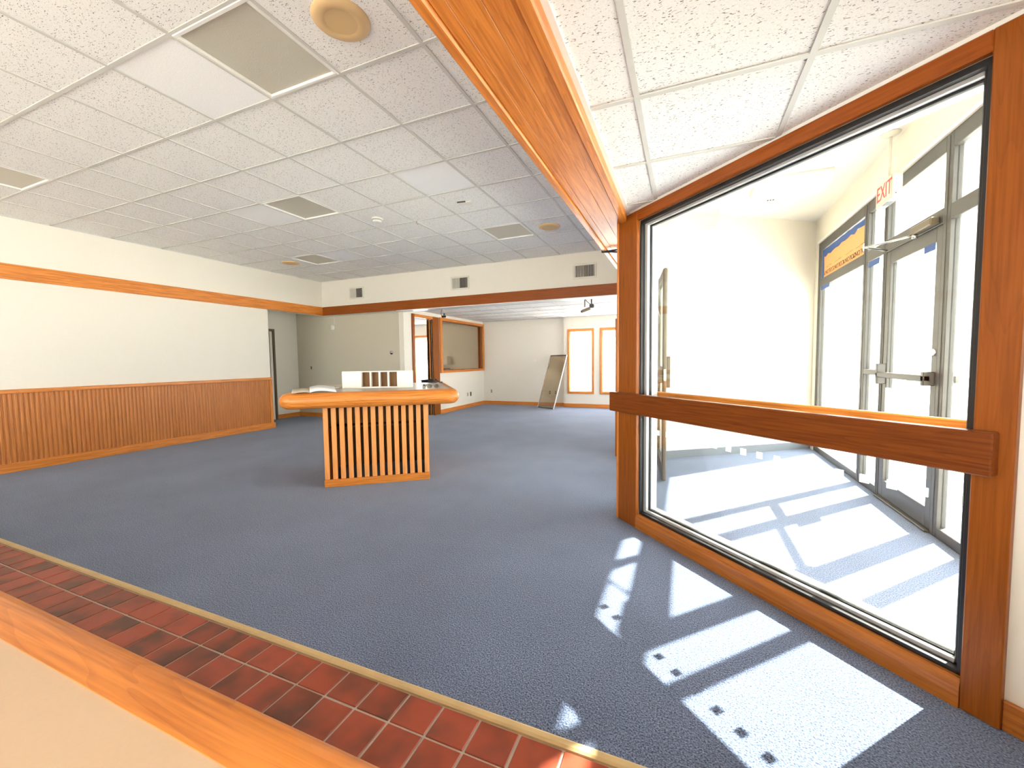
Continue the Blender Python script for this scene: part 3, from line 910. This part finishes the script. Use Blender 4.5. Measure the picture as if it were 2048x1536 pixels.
# exit sign on a stem
ex = thing('exit_sign', 'white hanging exit sign with red letters in the vestibule', 'exit sign', (1.535, 4.42, 0))
m = MB(); m.cbox(-.032, .032, -.155, .155, 2.535, 2.735, c=.006); m.build('housing', 'sign_plastic', ex)
m = MB(); m.tube([(0, 0, 2.73), (0, 0, ZV - .02)], .009, 10); m.build('stem', 'sign_plastic', ex)
m = MB(); m.lathe([(.0001, ZV - .035), (.03, ZV - .03), (.062, ZV - .012), (.065, ZV)], 0, 0, 20); m.build('canopy', 'sign_plastic', ex)
m = MB(); m.cbox(-.036, -.032, -.14, .14, 2.55, 2.72, c=.002); fp = m.build('face_plate', 'sign_plastic', ex)
me = text_mesh('EXIT', .175, .001, 'exit_red', (.78, 1.0))
o = obj('lettering', me, fp, (-.0365, -.012, 2.632))
o.rotation_euler = Matrix(((0, 0, -1), (-1, 0, 0), (0, 1, 0))).to_euler()
m = MB(); m.box(-.0368, -.0358, .118, .121, 2.575, 2.665); m.box(-.0368, -.0358, .104, .121, 2.662, 2.665); m.box(-.0368, -.0358, .104, .121, 2.575, 2.578); m.build('arrow_outline', 'exit_red', fp)
m = MB(); m.lathe([(.005, 0), (.005, .003)], 0, 0, 10); m.build('test_button', 'vent_dark', ex, (-.01, -.156, 2.57), (R(90), 0, 0))
m = MB(); m.box(-.026, .026, -.05, .05, 2.532, 2.536); m.build('indicator_slot', 'vinyl_grey', ex)
# ceiling light and vent in the vestibule
t = thing('vestibule_light', 'boxy white surface light on the vestibule ceiling', 'ceiling light', (.98, 5.2, ZV))
m = MB(); m.cbox(-.33, .33, -.24, .24, -.02, 0, c=.004); m.build('base_pan', 'sign_plastic', t)
m = MB(); m.extrude([(-.23, -.02), (.23, -.02), (.20, -.085), (.12, -.095), (-.12, -.095), (-.20, -.085)], -.32, .32, 'X'); m.build('diffuser', 'trim_white', t)
t = thing('ceiling_vent', 'small white louvered vent on the vestibule ceiling', 'vent', (.98, 5.62, ZV))
m = MB(); m.cbox(-.15, .15, -.07, .07, -.008, 0, c=.003); m.build('frame', 'vent_white', t)
for i in range(9): box('slat', 'vent_dark' if i < 3 else 'vent_white', t, -.125 + i * .028, -.111 + i * .028, -.045, .045, -.014, -.007)
# wall strip trim over storefront
m = MB(); m.cbox(XS - .046, XS - .038, 1.34, 6.74, 2.775, 2.80, c=.002)
struct(m.build('trim_9', 'trim_white'), 'thin white edge above the storefront head', 'trim')

# ------------------------------------------------------------------ rear room
hol = [(7.50, 8.20, -1, 2.25), (8.60, 10.78, 1.045, 2.27)]
struct(wall_x('wall_office', 'paint', -5.59, -5.47, 7.15, YW, 0, 2.5, hol), 'cream office wall with wood-framed door and window', 'wall')
d4 = struct(thing('door_4', None, None), 'tall oak door frame of the office doorway', 'door')
m = MB(); m.cbox(-5.49, -5.44, 7.42, 7.50, 0, 2.32, c=.004); m.build('casing', 'wood_dark_z', d4)
m = MB(); m.cbox(-5.49, -5.44, 8.20, 8.46, 0, 2.32, c=.004); m.build('casing', 'wood_dark_z', d4)
m = MB(); m.cbox(-5.49, -5.44, 7.50, 8.20, 2.25, 2.32, c=.004); m.build('casing_head', 'wood_y', d4)
m = MB(); m.cbox(-5.62, -5.49, 7.47, 7.50, 0, 2.25, c=.003); m.build('jamb', 'wood_z', d4)
m = MB(); m.cbox(-5.62, -5.49, 8.20, 8.23, 0, 2.25, c=.003); m.build('jamb', 'wood_dark_z', d4)
m = MB(); m.cbox(-5.55, -5.52, 8.185, 8.20, 0, 2.25, c=.002); m.build('door_stop', 'wood_z', d4)
w4 = struct(thing('window_4', None, None), 'wide oak-framed interior office window', 'window')
for a in ((8.51, 8.60, .99, 2.33), (10.78, 10.845, .99, 2.33)):
    m = MB(); m.cbox(-5.49, -5.43, a[0], a[1], a[2], a[3], c=.004); m.build('casing', 'wood_z', w4)
for a in ((.99, 1.05), (2.265, 2.33)):
    m = MB(); m.cbox(-5.49, -5.43, 8.60, 10.78, a[0], a[1], c=.004); m.build('casing', 'wood_y', w4)
m = MB(); m.cbox(-5.60, -5.49, 8.60, 10.78, 1.045, 1.06, c=.002); m.cbox(-5.60, -5.49, 8.60, 10.78, 2.255, 2.27, c=.002)
m.cbox(-5.60, -5.49, 8.60, 8.615, 1.06, 2.255, c=.002); m.cbox(-5.60, -5.49, 10.765, 10.78, 1.06, 2.255, c=.002); m.build('jamb', 'wood_dark_z', w4)
box('pane', 'glass_smoke', w4, -5.535, -5.529, 8.61, 10.77, 1.05, 2.265)
m = MB(); m.cbox(-5.47, -5.452, 8.46, YW, 0, .10, c=.004)
struct(m.build('baseboard_office', 'wood_y'), 'oak baseboard below the office window', 'baseboard')
m = MB(); m.cbox(-5.47, -5.452, 7.16, 7.42, 0, .10, c=.004)
struct(m.build('baseboard_office_short', 'wood_y'), 'short oak baseboard beside the office doorway', 'baseboard')
# back exterior wall (with a small jog at x = -3.0)
YJ = 10.75
struct(wall_y('wall_back', 'paint', YW, YW + .15, -9.6, -3.0, 0, 2.6, [(-7.90, -7.33, .43, 2.03)]), 'rear cream wall behind the leaning panel', 'wall')
H2 = [(-2.85, -2.25, .42, 2.03), (-1.985, -1.385, .42, 2.03), (-1.03, -.89, .42, 2.03)]
struct(wall_y('wall_back_right', 'paint', YJ, YJ + .25, -3.0, XS, 0, 2.6, H2), 'rear cream wall with narrow oak-framed windows', 'wall')
def narrow_window(i, x0, x1, z0, z1, y, label, pane, gm='window'):
    w = struct(thing('window_%d' % i, None, None), label, 'window')
    s = .055
    m = MB(); m.cbox(x0 - s, x0, y - .022, y + .01, z0 - s, z1 + s, c=.004); m.build('casing', 'wood_z', w)
    m = MB(); m.cbox(x1, x1 + s, y - .022, y + .01, z0 - s, z1 + s, c=.004); m.build('casing', 'wood_z', w)
    m = MB(); m.cbox(x0, x1, y - .022, y + .01, z1, z1 + s, c=.004); m.build('casing', 'wood_x', w)
    m = MB(); m.cbox(x0, x1, y - .022, y + .01, z0 - s, z0, c=.004); m.build('casing', 'wood_x', w)
    m = MB(); m.cbox(x0, x0 + .012, y + .01, y + .11, z0, z1, c=.002); m.cbox(x1 - .012, x1, y + .01, y + .11, z0, z1, c=.002)
    m.cbox(x0 + .012, x1 - .012, y + .01, y + .11, z1 - .012, z1, c=.002); m.cbox(x0 + .012, x1 - .012, y + .01, y + .11, z0, z0 + .012, c=.002); m.build('jamb', 'wood_z', w)
    box('pane', pane, w, x0 + .01, x1 - .01, y + .075, y + .080, z0 + .01, z1 - .01)
narrow_window(5, -2.85, -2.25, .42, 2.03, YJ, 'narrow oak window beside the leaning panel', 'frosted')
narrow_window(6, -1.985, -1.385, .42, 2.03, YJ, 'narrow oak window farther from the leaning panel', 'frosted')
narrow_window(7, -1.03, -.89, .42, 2.03, YJ, 'slit window at the end of the rear wall', 'glass_clear')
narrow_window(8, -7.90, -7.33, .43, 2.03, YW, 'bright oak window inside the office', 'frosted')
m = MB(); m.cbox(-5.452, -3.0, YW - .018, YW, 0, .10, c=.004)
struct(m.build('baseboard_back', 'wood_x'), 'oak baseboard behind the leaning panel', 'baseboard')
m = MB(); m.cbox(-3.0, XS - .04, YJ - .018, YJ, 0, .10, c=.004)
struct(m.build('baseboard_back_right', 'wood_x'), 'oak baseboard under the narrow rear windows', 'baseboard')
# office shell
struct(wall_x('wall_office_far', 'paint', -9.6, -9.48, 7.27, YW, 0, 2.6), 'far wall inside the office', 'wall')
m = MB(); m.box(-9.6, -5.59, 7.27, YW, 2.42, 2.5)
struct(m.build('ceiling', 'ceiling_white'), 'plain white office ceiling', 'ceiling')
t = thing('wall_cabinet', 'white wall unit inside the office seen through its window', 'cabinet', (-6.82, YW, 0))
m = MB(); m.cbox(-.20, .24, -.22, 0, 1.17, 1.42, c=.006); m.build('body', 'melamine', t)
m = MB(); m.cbox(-.20, .20, -.30, 0, .72, 1.06, c=.006); m.build('lower_shelf', 'vinyl_grey', t)
m = MB(); m.cbox(-.19, .23, -.224, -.22, 1.18, 1.30, c=.001); m.build('panel', 'trim_white', t)
# dark wooden panel standing beside the partition
t = thing('wood_panel', 'dark wooden upright panel standing behind the window post', 'panel', (0, 0, 0))
m = MB(); m.cbox(-.83, -.44, 5.46, 5.50, 0.0, 1.79, c=.005); m.build('board', 'wood_dark_z', t)
m = MB(); m.cbox(-.836, -.80, 5.452, 5.508, 0.0, 1.80, c=.004); m.build('edge_band', 'wood_dark_z', t)

# leaning framed panel
lp = thing('leaning_panel', 'metal-framed dark glass panel leaning against the rear wall', 'panel', (-3.53, YW - .36, 0.0))
hgt, wid = 1.47, .67
lean = math.atan2(.30, 1.43)
lp.rotation_euler = (-math.asin(.47 / 1.47), 0, R(-33))
lp.location = (-3.375, 10.26, .006)
m = MB(); m.cbox(-wid / 2, -wid / 2 + .022, -.014, .014, 0, hgt, c=.003); m.build('frame_rail', 'chrome', lp)
m = MB(); m.cbox(wid / 2 - .022, wid / 2, -.014, .014, 0, hgt, c=.003); m.build('frame_rail', 'aluminium_light', lp)
m = MB(); m.cbox(-wid / 2 + .022, wid / 2 - .022, -.014, .014, hgt - .022, hgt, c=.003); m.build('frame_rail', 'bronze', lp)
m = MB(); m.cbox(-wid / 2 + .022, wid / 2 - .022, -.014, .014, 0, .022, c=.003); m.build('frame_rail', 'bronze', lp)
box('pane', 'glass_smoke', lp, -wid / 2 + .02, wid / 2 - .02, -.003, .003, .02, hgt - .02)

# hanging cameras in the rear room
def hang_cam(name, label, x, y, parts):
    t = thing(name, label, 'camera', (x, y, ZB))
    return t
t = thing('security_camera', 'black ceiling camera with bracket and cable in the rear room', 'camera', (-1.60, 7.62, ZB))
m = MB(); m.lathe([(.035, 0), (.035, -.012), (.012, -.018), (.010, -.10), (.018, -.11)], 0, 0, 14); m.build('stem', 'black_plastic', t)
m = MB(); m.cbox(-.035, .045, -.035, .035, -.175, -.105, c=.014); m.build('mount_joint', 'black_plastic', t)
m = MB(); m.cbox(-.135, -.115, -.01, .01, -.155, -.0, c=.003); m.build('bracket', 'bronze', t)
m = MB(); m.cbox(-.085, .075, -.026, .026, -.026, .026, c=.006); bd = m.build('camera_body', 'bronze', t, (-.095, 0, -.205), (0, R(-18), 0))
m = MB(); m.lathe([(.020, 0), (.022, .02), (.018, .022), (.0001, .018)], 0, 0, 16); m.build('lens', 'black_plastic', bd, (-.085, 0, 0), (0, R(-90), 0))
m = MB(); m.tube([(-.115, 0, -.01), (-.09, .0, -.05), (-.05, 0, -.085), (-.01, 0, -.115)], .006, 6); m.build('cable', 'black_plastic', t)
t = thing('hanging_camera', 'small black camera on a white stem near the office window', 'camera', (-4.72, 7.55, ZB))
m = MB(); m.tube([(0, 0, 0), (0, 0, -.13)], .008, 8); m.build('stem', 'trim_white', t)
m = MB(); m.cbox(-.012, .012, -.012, .012, -.15, -.105, c=.004); m.build('joint', 'black_plastic', t)
m = MB(); m.cbox(-.06, .04, -.02, .02, -.20, -.155, c=.01); m.build('camera_body', 'black_plastic', t)
m = MB(); m.tube([(-.045, 0, -.0), (-.07, 0, -.05), (-.075, 0, -.12), (-.06, 0, -.165)], .005, 6); m.build('cable', 'black_plastic', t)
t = thing('spot_fixture', 'small white bulb fixture under the band behind the window post', 'fixture', (-.93, YB - .06, TT - .02))
m = MB(); m.tube([(0, .03, .06), (0, 0, .04), (0, 0, .0)], .008, 8); m.build('stem', 'chrome', t)
m = MB(); m.lathe([(.0001, .0), (.022, -.004), (.028, -.03), (.018, -.045), (.030, -.06), (.034, -.085), (.020, -.105), (.0001, -.108)], 0, 0, 18); m.build('bulb', 'plastic_white', t)
# cable tie strap around the beam end
t = thing('cable_strap', 'black cable strap under the oak beam beside the post', 'strap', (0, 0, 0))
m = MB(); m.tube([(BX0 - .004, 4.05, BZ + .05), (BX0 - .004, 4.05, BZ - .010), (-.60, 4.02, BZ - .012), (BX1 + .0, 3.98, BZ - .012)], .008, 6); m.build('band', 'black_plastic', t)
m = MB(); m.tube([(BX0, 4.06, BZ - .010), (-.66, 4.04, BZ - .020), (-.58, 4.12, BZ - .014), (BX1, 4.16, BZ - .012)], .009, 6); m.build('loose_end', 'black_plastic', t)

# ------------------------------------------------------------------ wall fittings
for x, lab in ((-6.53, 'narrow air vent on the soffit nearest the long cream wall'), (-3.98, 'middle air vent on the soffit above the opening'), (-1.575, 'dark air vent on the soffit near the oak beam')):
    w_ = .20; t = thing('air_vent', lab, 'vent', (x, YB, 2.765), 0, 'air vents on the soffit')
    hw, hh = .20, .125
    f = MB()
    for a in ((-hw, hw, hh - .03, hh), (-hw, hw, -hh, -hh + .03), (-hw, -hw + .035, -hh + .03, hh - .03), (hw - .035, hw, -hh + .03, hh - .03)):
        f.cbox(a[0], a[1], -.012, 0, a[2], a[3], c=.003)
    f.build('frame', 'vent_white', t)
    box('duct', 'vent_dark', t, -hw + .03, hw - .03, -.002, 0, -hh + .03, hh - .03)
    n_ = 12
    for i in range(n_):
        xx = -hw + .048 + i * (2 * hw - .096) / (n_ - 1)
        mm = MB(); mm.cbox(-.001, .001, -.010, .010, -hh + .03, hh - .03, c=.0003)
        mm.build('blade', 'vent_white', t, (xx, -.010, 0), (0, 0, R(-35 if i < n_ / 2 else 35)))
t = thing('motion_sensor', 'white motion sensor box below the wood band corner', 'sensor', (-7.40, 7.15, 0))
m = MB(); m.cbox(-.035, .035, -.075, -.02, 2.02, 2.13, c=.012); m.build('case', 'plastic_white', t)
m = MB(); m.tube([(.025, -.012, 2.10), (.025, -.012, 2.30)], .006, 6); m.build('conduit', 'trim_white', t)
m = MB(); m.cbox(-.02, .02, -.03, 0, 2.05, 2.10, c=.004); m.build('wall_bracket', 'plastic_white', t)
t = thing('thermostat', 'round metal thermostat on the greyish wall', 'thermostat', (-5.80, 7.15, 1.475))
m = MB(); m.lathe([(.042, 0), (.042, .012), (.036, .022), (.024, .024), (.020, .034), (.0001, .036)], 0, 0, 24); m.build('dial', 'chrome', t, None, (R(90), 0, 0))
t = thing('light_switch', 'dark light switch on the greyish wall', 'switch', (-8.16, 7.15, 1.16))
m = MB(); m.cbox(-.036, .036, -.006, 0, -.058, .058, c=.003); pl = m.build('plate', 'paint_grey', t)
m = MB(); m.cbox(-.016, .016, -.012, -.005, -.035, .035, c=.003); m.build('rocker', 'plastic_brown', t)
def outlet(loc, rz, label, plate='plastic_ivory'):
    t = thing('wall_outlet', label, 'outlet', loc, rz)
    m = MB(); m.cbox(-.036, .036, -.005, 0, -.058, .058, c=.002); m.build('plate', plate, t)
    for s in (-1, 1):
        m = MB(); m.cbox(-.017, .017, -.008, -.004, s * .022 - .015, s * .022 + .015, c=.004); m.build('socket', 'plastic_brown', t)
outlet((-5.47, 9.86, .365), R(90), 'single wall socket under the office window beside a dark socket')
outlet((-5.47, 10.03, .362), R(90), 'dark wall socket under the office window closest to the corner', 'plastic_brown')
outlet((-5.22, YW, .385), 0, 'wall socket on the rear wall near the corner')
outlet((-3.435, YW, .38), 0, 'wall socket seen through the leaning panel')
outlet((-3.27, YW, .38), 0, 'pale wall socket hidden behind the leaning panel edge', 'paint')

# ------------------------------------------------------------------ reception desk
DA = R(37.2)
DO = (-2.975, 3.40, 0)
desk = thing('reception_desk', 'freestanding oak reception desk with slatted front and rounded edge', 'desk', DO, DA)
ZT, rr = .990, .078
U0, U1, V0, V1 = -.79, .755, -.14, 1.30
box('desk_top', 'laminate', desk, U0, U1, V0, V1, ZT - .04, ZT - .001)
# bullnose swept round the top, rounded corners
prof = [(0, ZT), (.02, ZT)] + [(.02 + rr * math.sin(a), ZT - rr + rr * math.cos(a)) for a in [R(18 * i) for i in range(1, 10)]] + [(.02, ZT - 2 * rr), (-.02, ZT - 2 * rr), (-.02, ZT - .04), (0, ZT - .04)]
path = []
cr_ = .03
for (cx, cy, a0) in ((U0 + cr_, V0 + cr_, 180), (U1 - cr_, V0 + cr_, 270), (U1 - cr_, V1 - cr_, 0), (U0 + cr_, V1 - cr_, 90)):
    for i in range(5):
        a = R(a0 + 22.5 * i); path.append((cx, cy, math.cos(a), math.sin(a)))
m = MB(); vs_ = []
for cx, cy, nx_, ny_ in path:
    for d_, z_ in prof: vs_.append((cx + nx_ * (cr_ + d_), cy + ny_ * (cr_ + d_), z_))
n_, k_ = len(path), len(prof)
m.add(vs_, [(i * k_ + j, i * k_ + (j + 1) % k_, ((i + 1) % n_) * k_ + (j + 1) % k_, ((i + 1) % n_) * k_ + j) for i in range(n_) for j in range(k_)], True)
bn = m.build('bullnose_edge', 'wood_x', desk)
md = bn.modifiers.new('es', 'EDGE_SPLIT'); md.split_angle = R(50)
# slatted front
hw = .53
m = MB(); m.cbox(-hw, hw, -.012, .016, .0, .078, c=.004); m.build('plinth', 'wood_x', desk)
sw = .0465; pitch = (2 * hw - sw - .01) / 13
sl = None
for i in range(14):
    xx = -hw + .005 + sw / 2 + i * pitch
    if sl is None:
        mm = MB(); mm.cbox(-sw / 2, sw / 2, 0, .030, .078, ZT - 2 * rr + .01, c=.003); sl = mm.build('slat', 'slat_z', desk); o = sl
    else: o = obj('slat', sl.data, desk)
    o.location = (xx, 0, 0)
m = MB(); m.cbox(-hw, -hw + .02, .030, .95, 0, ZT - .10, c=.003); m.build('side_panel', 'wood_z', desk)
m = MB(); m.cbox(hw - .02, hw, .030, .95, 0, ZT - .10, c=.003); m.build('side_panel', 'wood_z', desk)
m = MB(); m.cbox(-hw + .02, hw - .02, .93, .95, 0, ZT - .10, c=.003); m.build('back_panel', 'ply_z', desk)
m = MB(); m.cbox(-hw + .02, hw - .02, .30, .93, .56, .585, c=.003); m.build('shelf', 'ply_z', desk)
m = MB(); m.cbox(-hw + .02, hw - .02, .22, .24, .62, ZT - .10, c=.002); m.build('apron', 'ply_z', desk)
# pigeonhole unit
ph = thing('pigeonhole_unit', 'low white organiser with four square openings on the desk', 'organiser', (DO[0], DO[1], ZT), DA)
loc = Matrix.Rotation(DA, 3, 'Z') @ Vector((-.005, .34, 0))
ph.location = (DO[0] + loc.x, DO[1] + loc.y, ZT)
ph.rotation_euler = (0, 0, DA - R(9))
W_, H_, D_ = .385, .190, .075
m = MB(); m.cbox(-W_, W_, 0, D_, 0, .014, c=.002); m.build('bottom_board', 'melamine', ph)
m = MB(); m.cbox(-W_, W_, 0, D_, H_ - .012, H_, c=.002); m.build('top_board', 'melamine', ph)
m = MB(); m.cbox(-W_, W_, D_ - .012, D_, .014, H_ - .012, c=.001); m.build('back_board', 'ply_z', ph)
m = MB(); m.cbox(-W_, -W_ + .21, 0, D_ - .012, .014, H_ - .012, c=.001); m.build('blank_panel', 'melamine', ph)
m = MB(); m.cbox(W_ - .17, W_, 0, D_ - .012, .014, H_ - .012, c=.001); m.build('blank_panel', 'melamine', ph)
x0 = -W_ + .21; x1 = W_ - .17; st = (x1 - x0) / 4
for i in range(1, 4): m = MB(); m.cbox(x0 + i * st - .008, x0 + i * st + .008, 0, D_ - .012, .014, H_ - .012, c=.001); m.build('divider', 'melamine', ph)
def dpos(u, v, z=0):
    q = Matrix.Rotation(DA, 3, 'Z') @ Vector((u, v, 0)); return (DO[0] + q.x, DO[1] + q.y, ZT + z)
# open booklet
t = thing('open_booklet', 'open white booklet lying at the desk corner', 'book', dpos(-.60, -.075), DA + R(12))
m = MB(); n_ = 10; vs_ = []
for i in range(n_ + 1):
    f_ = i / n_; x_ = -.02 + .235 * f_; z_ = .006 + .030 * math.sin(math.pi * min(1, f_ * .9 + .05)) * (1 - .75 * f_)
    vs_ += [(x_, -.150, z_), (x_, .165, z_ + .034)]
m.add(vs_, [(2 * i, 2 * i + 1, 2 * i + 3, 2 * i + 2) for i in range(n_)], True)
o = m.build('pages', 'paper_white', t); md = o.modifiers.new('s', 'SOLIDIFY'); md.thickness = .005
m = MB(); vs_ = []
for i in range(n_ + 1):
    f_ = i / n_; x_ = -.02 - .155 * f_; z_ = .010 + .020 * math.sin(math.pi * f_) * (1 - f_)
    vs_ += [(x_, -.130, z_ * .8), (x_, .16, z_ + .016)]
m.add(vs_, [(2 * i, 2 * i + 1, 2 * i + 3, 2 * i + 2) for i in range(n_)], True)
o = m.build('pages', 'paper_tan', t); md = o.modifiers.new('s', 'SOLIDIFY'); md.thickness = .005
t = thing('paper_folder', 'flat tan folder lying behind the open booklet', 'folder', dpos(-.58, .62), DA - R(6))
m = MB(); m.cbox(-.16, .15, -.11, .13, 0, .004, c=.001); m.build('cover', 'paper_tan', t)
m = MB(); m.cbox(-.15, .16, -.105, .12, .004, .012, c=.001); m.build('papers', 'melamine', t)
m = MB(); m.cbox(-.155, .165, -.11, .125, .012, .015, c=.001); m.build('cover', 'paper_tan', t)
# coiled cable
t = thing('cable_bundle', 'tangled black cable bundle lying on the desk', 'cable', dpos(.60, 1.08), DA)
pts = []
for i in range(120):
    a = i / 120 * 2 * math.pi * 6; q = .055 + .02 * math.sin(a * .37) + .012 * math.sin(a * 1.7)
    pts.append((q * 1.35 * math.cos(a) + .02 * math.sin(a * .3), q * math.sin(a), .010 + .022 * (0.5 + .5 * math.sin(a * .61 + 1)) + .018 * i / 120))
m = MB(); m.tube(pts, .0065, 6); m.build('coil', 'black_plastic', t)
m = MB(); m.tube([pts[-1], (.09, .02, .05), (.12, -.01, .02), (.15, .0, .008)], .0065, 6); m.cbox(.14, .18, -.012, .012, .0, .018, c=.004); m.build('plug', 'black_plastic', t)
# safety glasses
t = thing('safety_glasses', 'clear safety glasses with black arms lying on the desk', 'glasses', dpos(.585, -.03), DA + R(4))
for s in (-1, 1):
    m = MB(); n_ = 12
    vs_ = []
    for i in range(n_):
        a = 2 * math.pi * i / n_; vs_.append((s * .036 + .030 * math.cos(a) , -.004 - .002 * math.cos(a), .026 + .022 * math.sin(a)))
    m.add(vs_, [tuple(range(n_))]); o = m.build('lens', 'glass_tinted', t); md = o.modifiers.new('s', 'SOLIDIFY'); md.thickness = .002
    m = MB(); m.tube([v for v in vs_] + [vs_[0]], .0022, 6, cap=False); m.build('lens_rim', 'chrome', t)
    m = MB(); m.tube([(s * .066, -.002, .036), (s * .070, .05, .036), (s * .066, .11, .034), (s * .06, .135, .012)], .003, 6); m.build('arm', 'black_plastic', t)
m = MB(); m.tube([(-.008, -.006, .032), (0, -.008, .036), (.008, -.006, .032)], .0025, 6); m.build('bridge', 'black_plastic', t)
t = thing('small_bottle', 'tiny clear bottle with black cap beside the safety glasses', 'bottle', dpos(.49, -.05), DA)
m = MB(); m.lathe([(.0001, 0), (.014, 0), (.015, .004), (.015, .030), (.008, .036)], 0, 0, 16); m.build('body', 'glass_tinted', t)
m = MB(); m.lathe([(.009, .034), (.010, .036), (.010, .046), (.0001, .047)], 0, 0, 16); m.build('cap', 'black_plastic', t)

# ------------------------------------------------------------------ foreground counter
ct = thing('service_counter', 'beige topped counter with rounded oak edge in the foreground', 'counter', (0, 0, 0))
zc_, yc_, rc = .75, .325, .07
box('counter_top', 'counter_beige', ct, -6.0, 1.2, -.42, yc_, zc_ - .04, zc_ - .002)
prof = [(yc_, zc_)] + [(yc_ + .041 + rc * math.sin(R(12 * i)), zc_ - rc + rc * math.cos(R(12 * i))) for i in range(0, 16)] + [(yc_, zc_ - 2 * rc)]
m = MB(); m.extrude(prof, -6.0, 1.2, 'X', True); o = m.build('bullnose_edge', 'wood_x', ct); md = o.modifiers.new('es', 'EDGE_SPLIT'); md.split_angle = R(40)
box('front_panel', 'melamine', ct, -5.9, 1.1, .22, .25, 0, zc_ - .04)
box('back_panel', 'melamine', ct, -5.9, 1.1, -.35, -.33, 0, zc_ - .04)

# ------------------------------------------------------------------ wall behind the camera, with unseen windows added for fill light
HB = [(-6.9, -4.9, .3, 2.8), (-4.3, -1.0, .3, 2.8)]
struct(wall_y('wall_front', 'paint', YE - .15, YE, XL - .15, XS + .16, 0, ZC + .1, HB), 'wall with large windows behind the counter', 'wall')
for i, h in enumerate(HB):
    w = struct(thing('window_%d' % (10 + i), None, None), ['wide window behind the counter near the long wall', 'wide window behind the counter in the middle', 'smaller window behind the counter under the low ceiling'][i], 'window')
    m = MB(); q = .05
    m.cbox(h[0], h[0] + q, YE - .1, YE - .05, h[2], h[3], c=.003); m.cbox(h[1] - q, h[1], YE - .1, YE - .05, h[2], h[3], c=.003)
    m.cbox(h[0] + q, h[1] - q, YE - .1, YE - .05, h[2], h[2] + q, c=.003); m.cbox(h[0] + q, h[1] - q, YE - .1, YE - .05, h[3] - q, h[3], c=.003)
    m.build('frame', 'aluminium', w)
    box('pane', 'glass_clear', w, h[0] + q, h[1] - q, YE - .078, YE - .072, h[2] + q, h[3] - q)

w = struct(thing('window_12', None, None), 'wide aluminium side window of the rear room', 'window')
box('pane', 'glass_clear', w, XS + .05, XS + .056, 7.5, 10.3, .4, 2.2)
for y_ in (7.5, 8.88, 10.25):
    m = MB(); m.cbox(XS + .03, XS + .08, y_, y_ + .05, .4, 2.2, c=.003); m.build('mullion', 'aluminium', w)
w = struct(thing('window_9', None, None), 'wide aluminium side window beside the counter', 'window')  # unseen window, added to bring fill light into the room
box('pane', 'glass_clear', w, XS + .05, XS + .056, -3.8, -.3, .4, 2.25)
for y_ in (-3.8, -2.63, -1.46, -.35):
    m = MB(); m.cbox(XS + .03, XS + .08, y_, y_ + .05, .4, 2.25, c=.003); m.build('mullion', 'aluminium', w)

m = MB(); m.cbox(XS + .16, XS + .27, 1.2, 6.9, 2.775, 2.95, c=.01)  # unseen ledge, added to trim the sun patch on the carpet
struct(m.build('trim_10', 'facade'), 'shallow exterior canopy ledge over the storefront', 'trim')
# ------------------------------------------------------------------ outside
m = MB(); m.box(XS + .16, 60, -40, 60, -.2, -.06)
struct(m.build('ground', 'concrete'), 'sunlit pale parking lot outside the storefront', 'ground')
m = MB(); m.box(-30, XS + .16, YW + .2, 60, -.2, -.06); m.box(-30, XS + .16, -40, YE - .2, -.2, -.06)
struct(m.build('ground', 'concrete'), 'pale paving behind the building', 'ground')
def car(x, y, rz, mat, label):
    t = thing('parked_car', label, 'car', (x, y, -.06), rz, 'cars parked outside')
    side = [(-2.2, .35), (-2.25, .75), (-1.6, .95), (-1.0, 1.0), (-.5, 1.42), (.9, 1.45), (1.6, 1.02), (2.15, .92), (2.2, .35)]
    m = MB(); m.extrude([(a, b_) for a, b_ in side], -.86, .86, 'Y'); b = m.build('body', mat, t)
    m = MB(); m.extrude([(-.88, 1.03), (-.46, 1.36), (.86, 1.38), (1.38, 1.04)], -.868, .868, 'Y'); m.build('side_glass', 'rubber', t)
    for a in (-1.35, 1.35):
        for s in (-1, 1):
            m = MB(); m.lathe([(.0001, -.1), (.24, -.1), (.33, -.08), (.33, .08), (.24, .1), (.0001, .1)], 0, 0, 20); m.build('wheel', 'rubber', t, (a, s * .8, .33), (R(90), 0, 0))
car(11.5, 27.5, R(70), 'car_silver', 'silver car parked outside beyond the entrance door')
car(14.6, 28.5, R(70), 'car_blue', 'blue-grey car parked outside next to the silver car')
car(9.0, 33.0, R(70), 'car_white', 'white car parked outside in the far row')
t = thing('shop_building', 'long pale building across the parking lot', 'building', (0, 0, 0))
m = MB(); m.box(14, 60, 42, 52, -.06, 4.6); m.build('wall', 'facade', t)
m = MB(); m.box(13.6, 60.4, 41.5, 52, 4.6, 5.1); m.build('roof', 'concrete', t)
for i in range(7):
    m = MB(); m.box(16 + i * 6, 19.5 + i * 6, 41.93, 42.0, .6, 3.0); m.build('window', 'vinyl_grey', t)
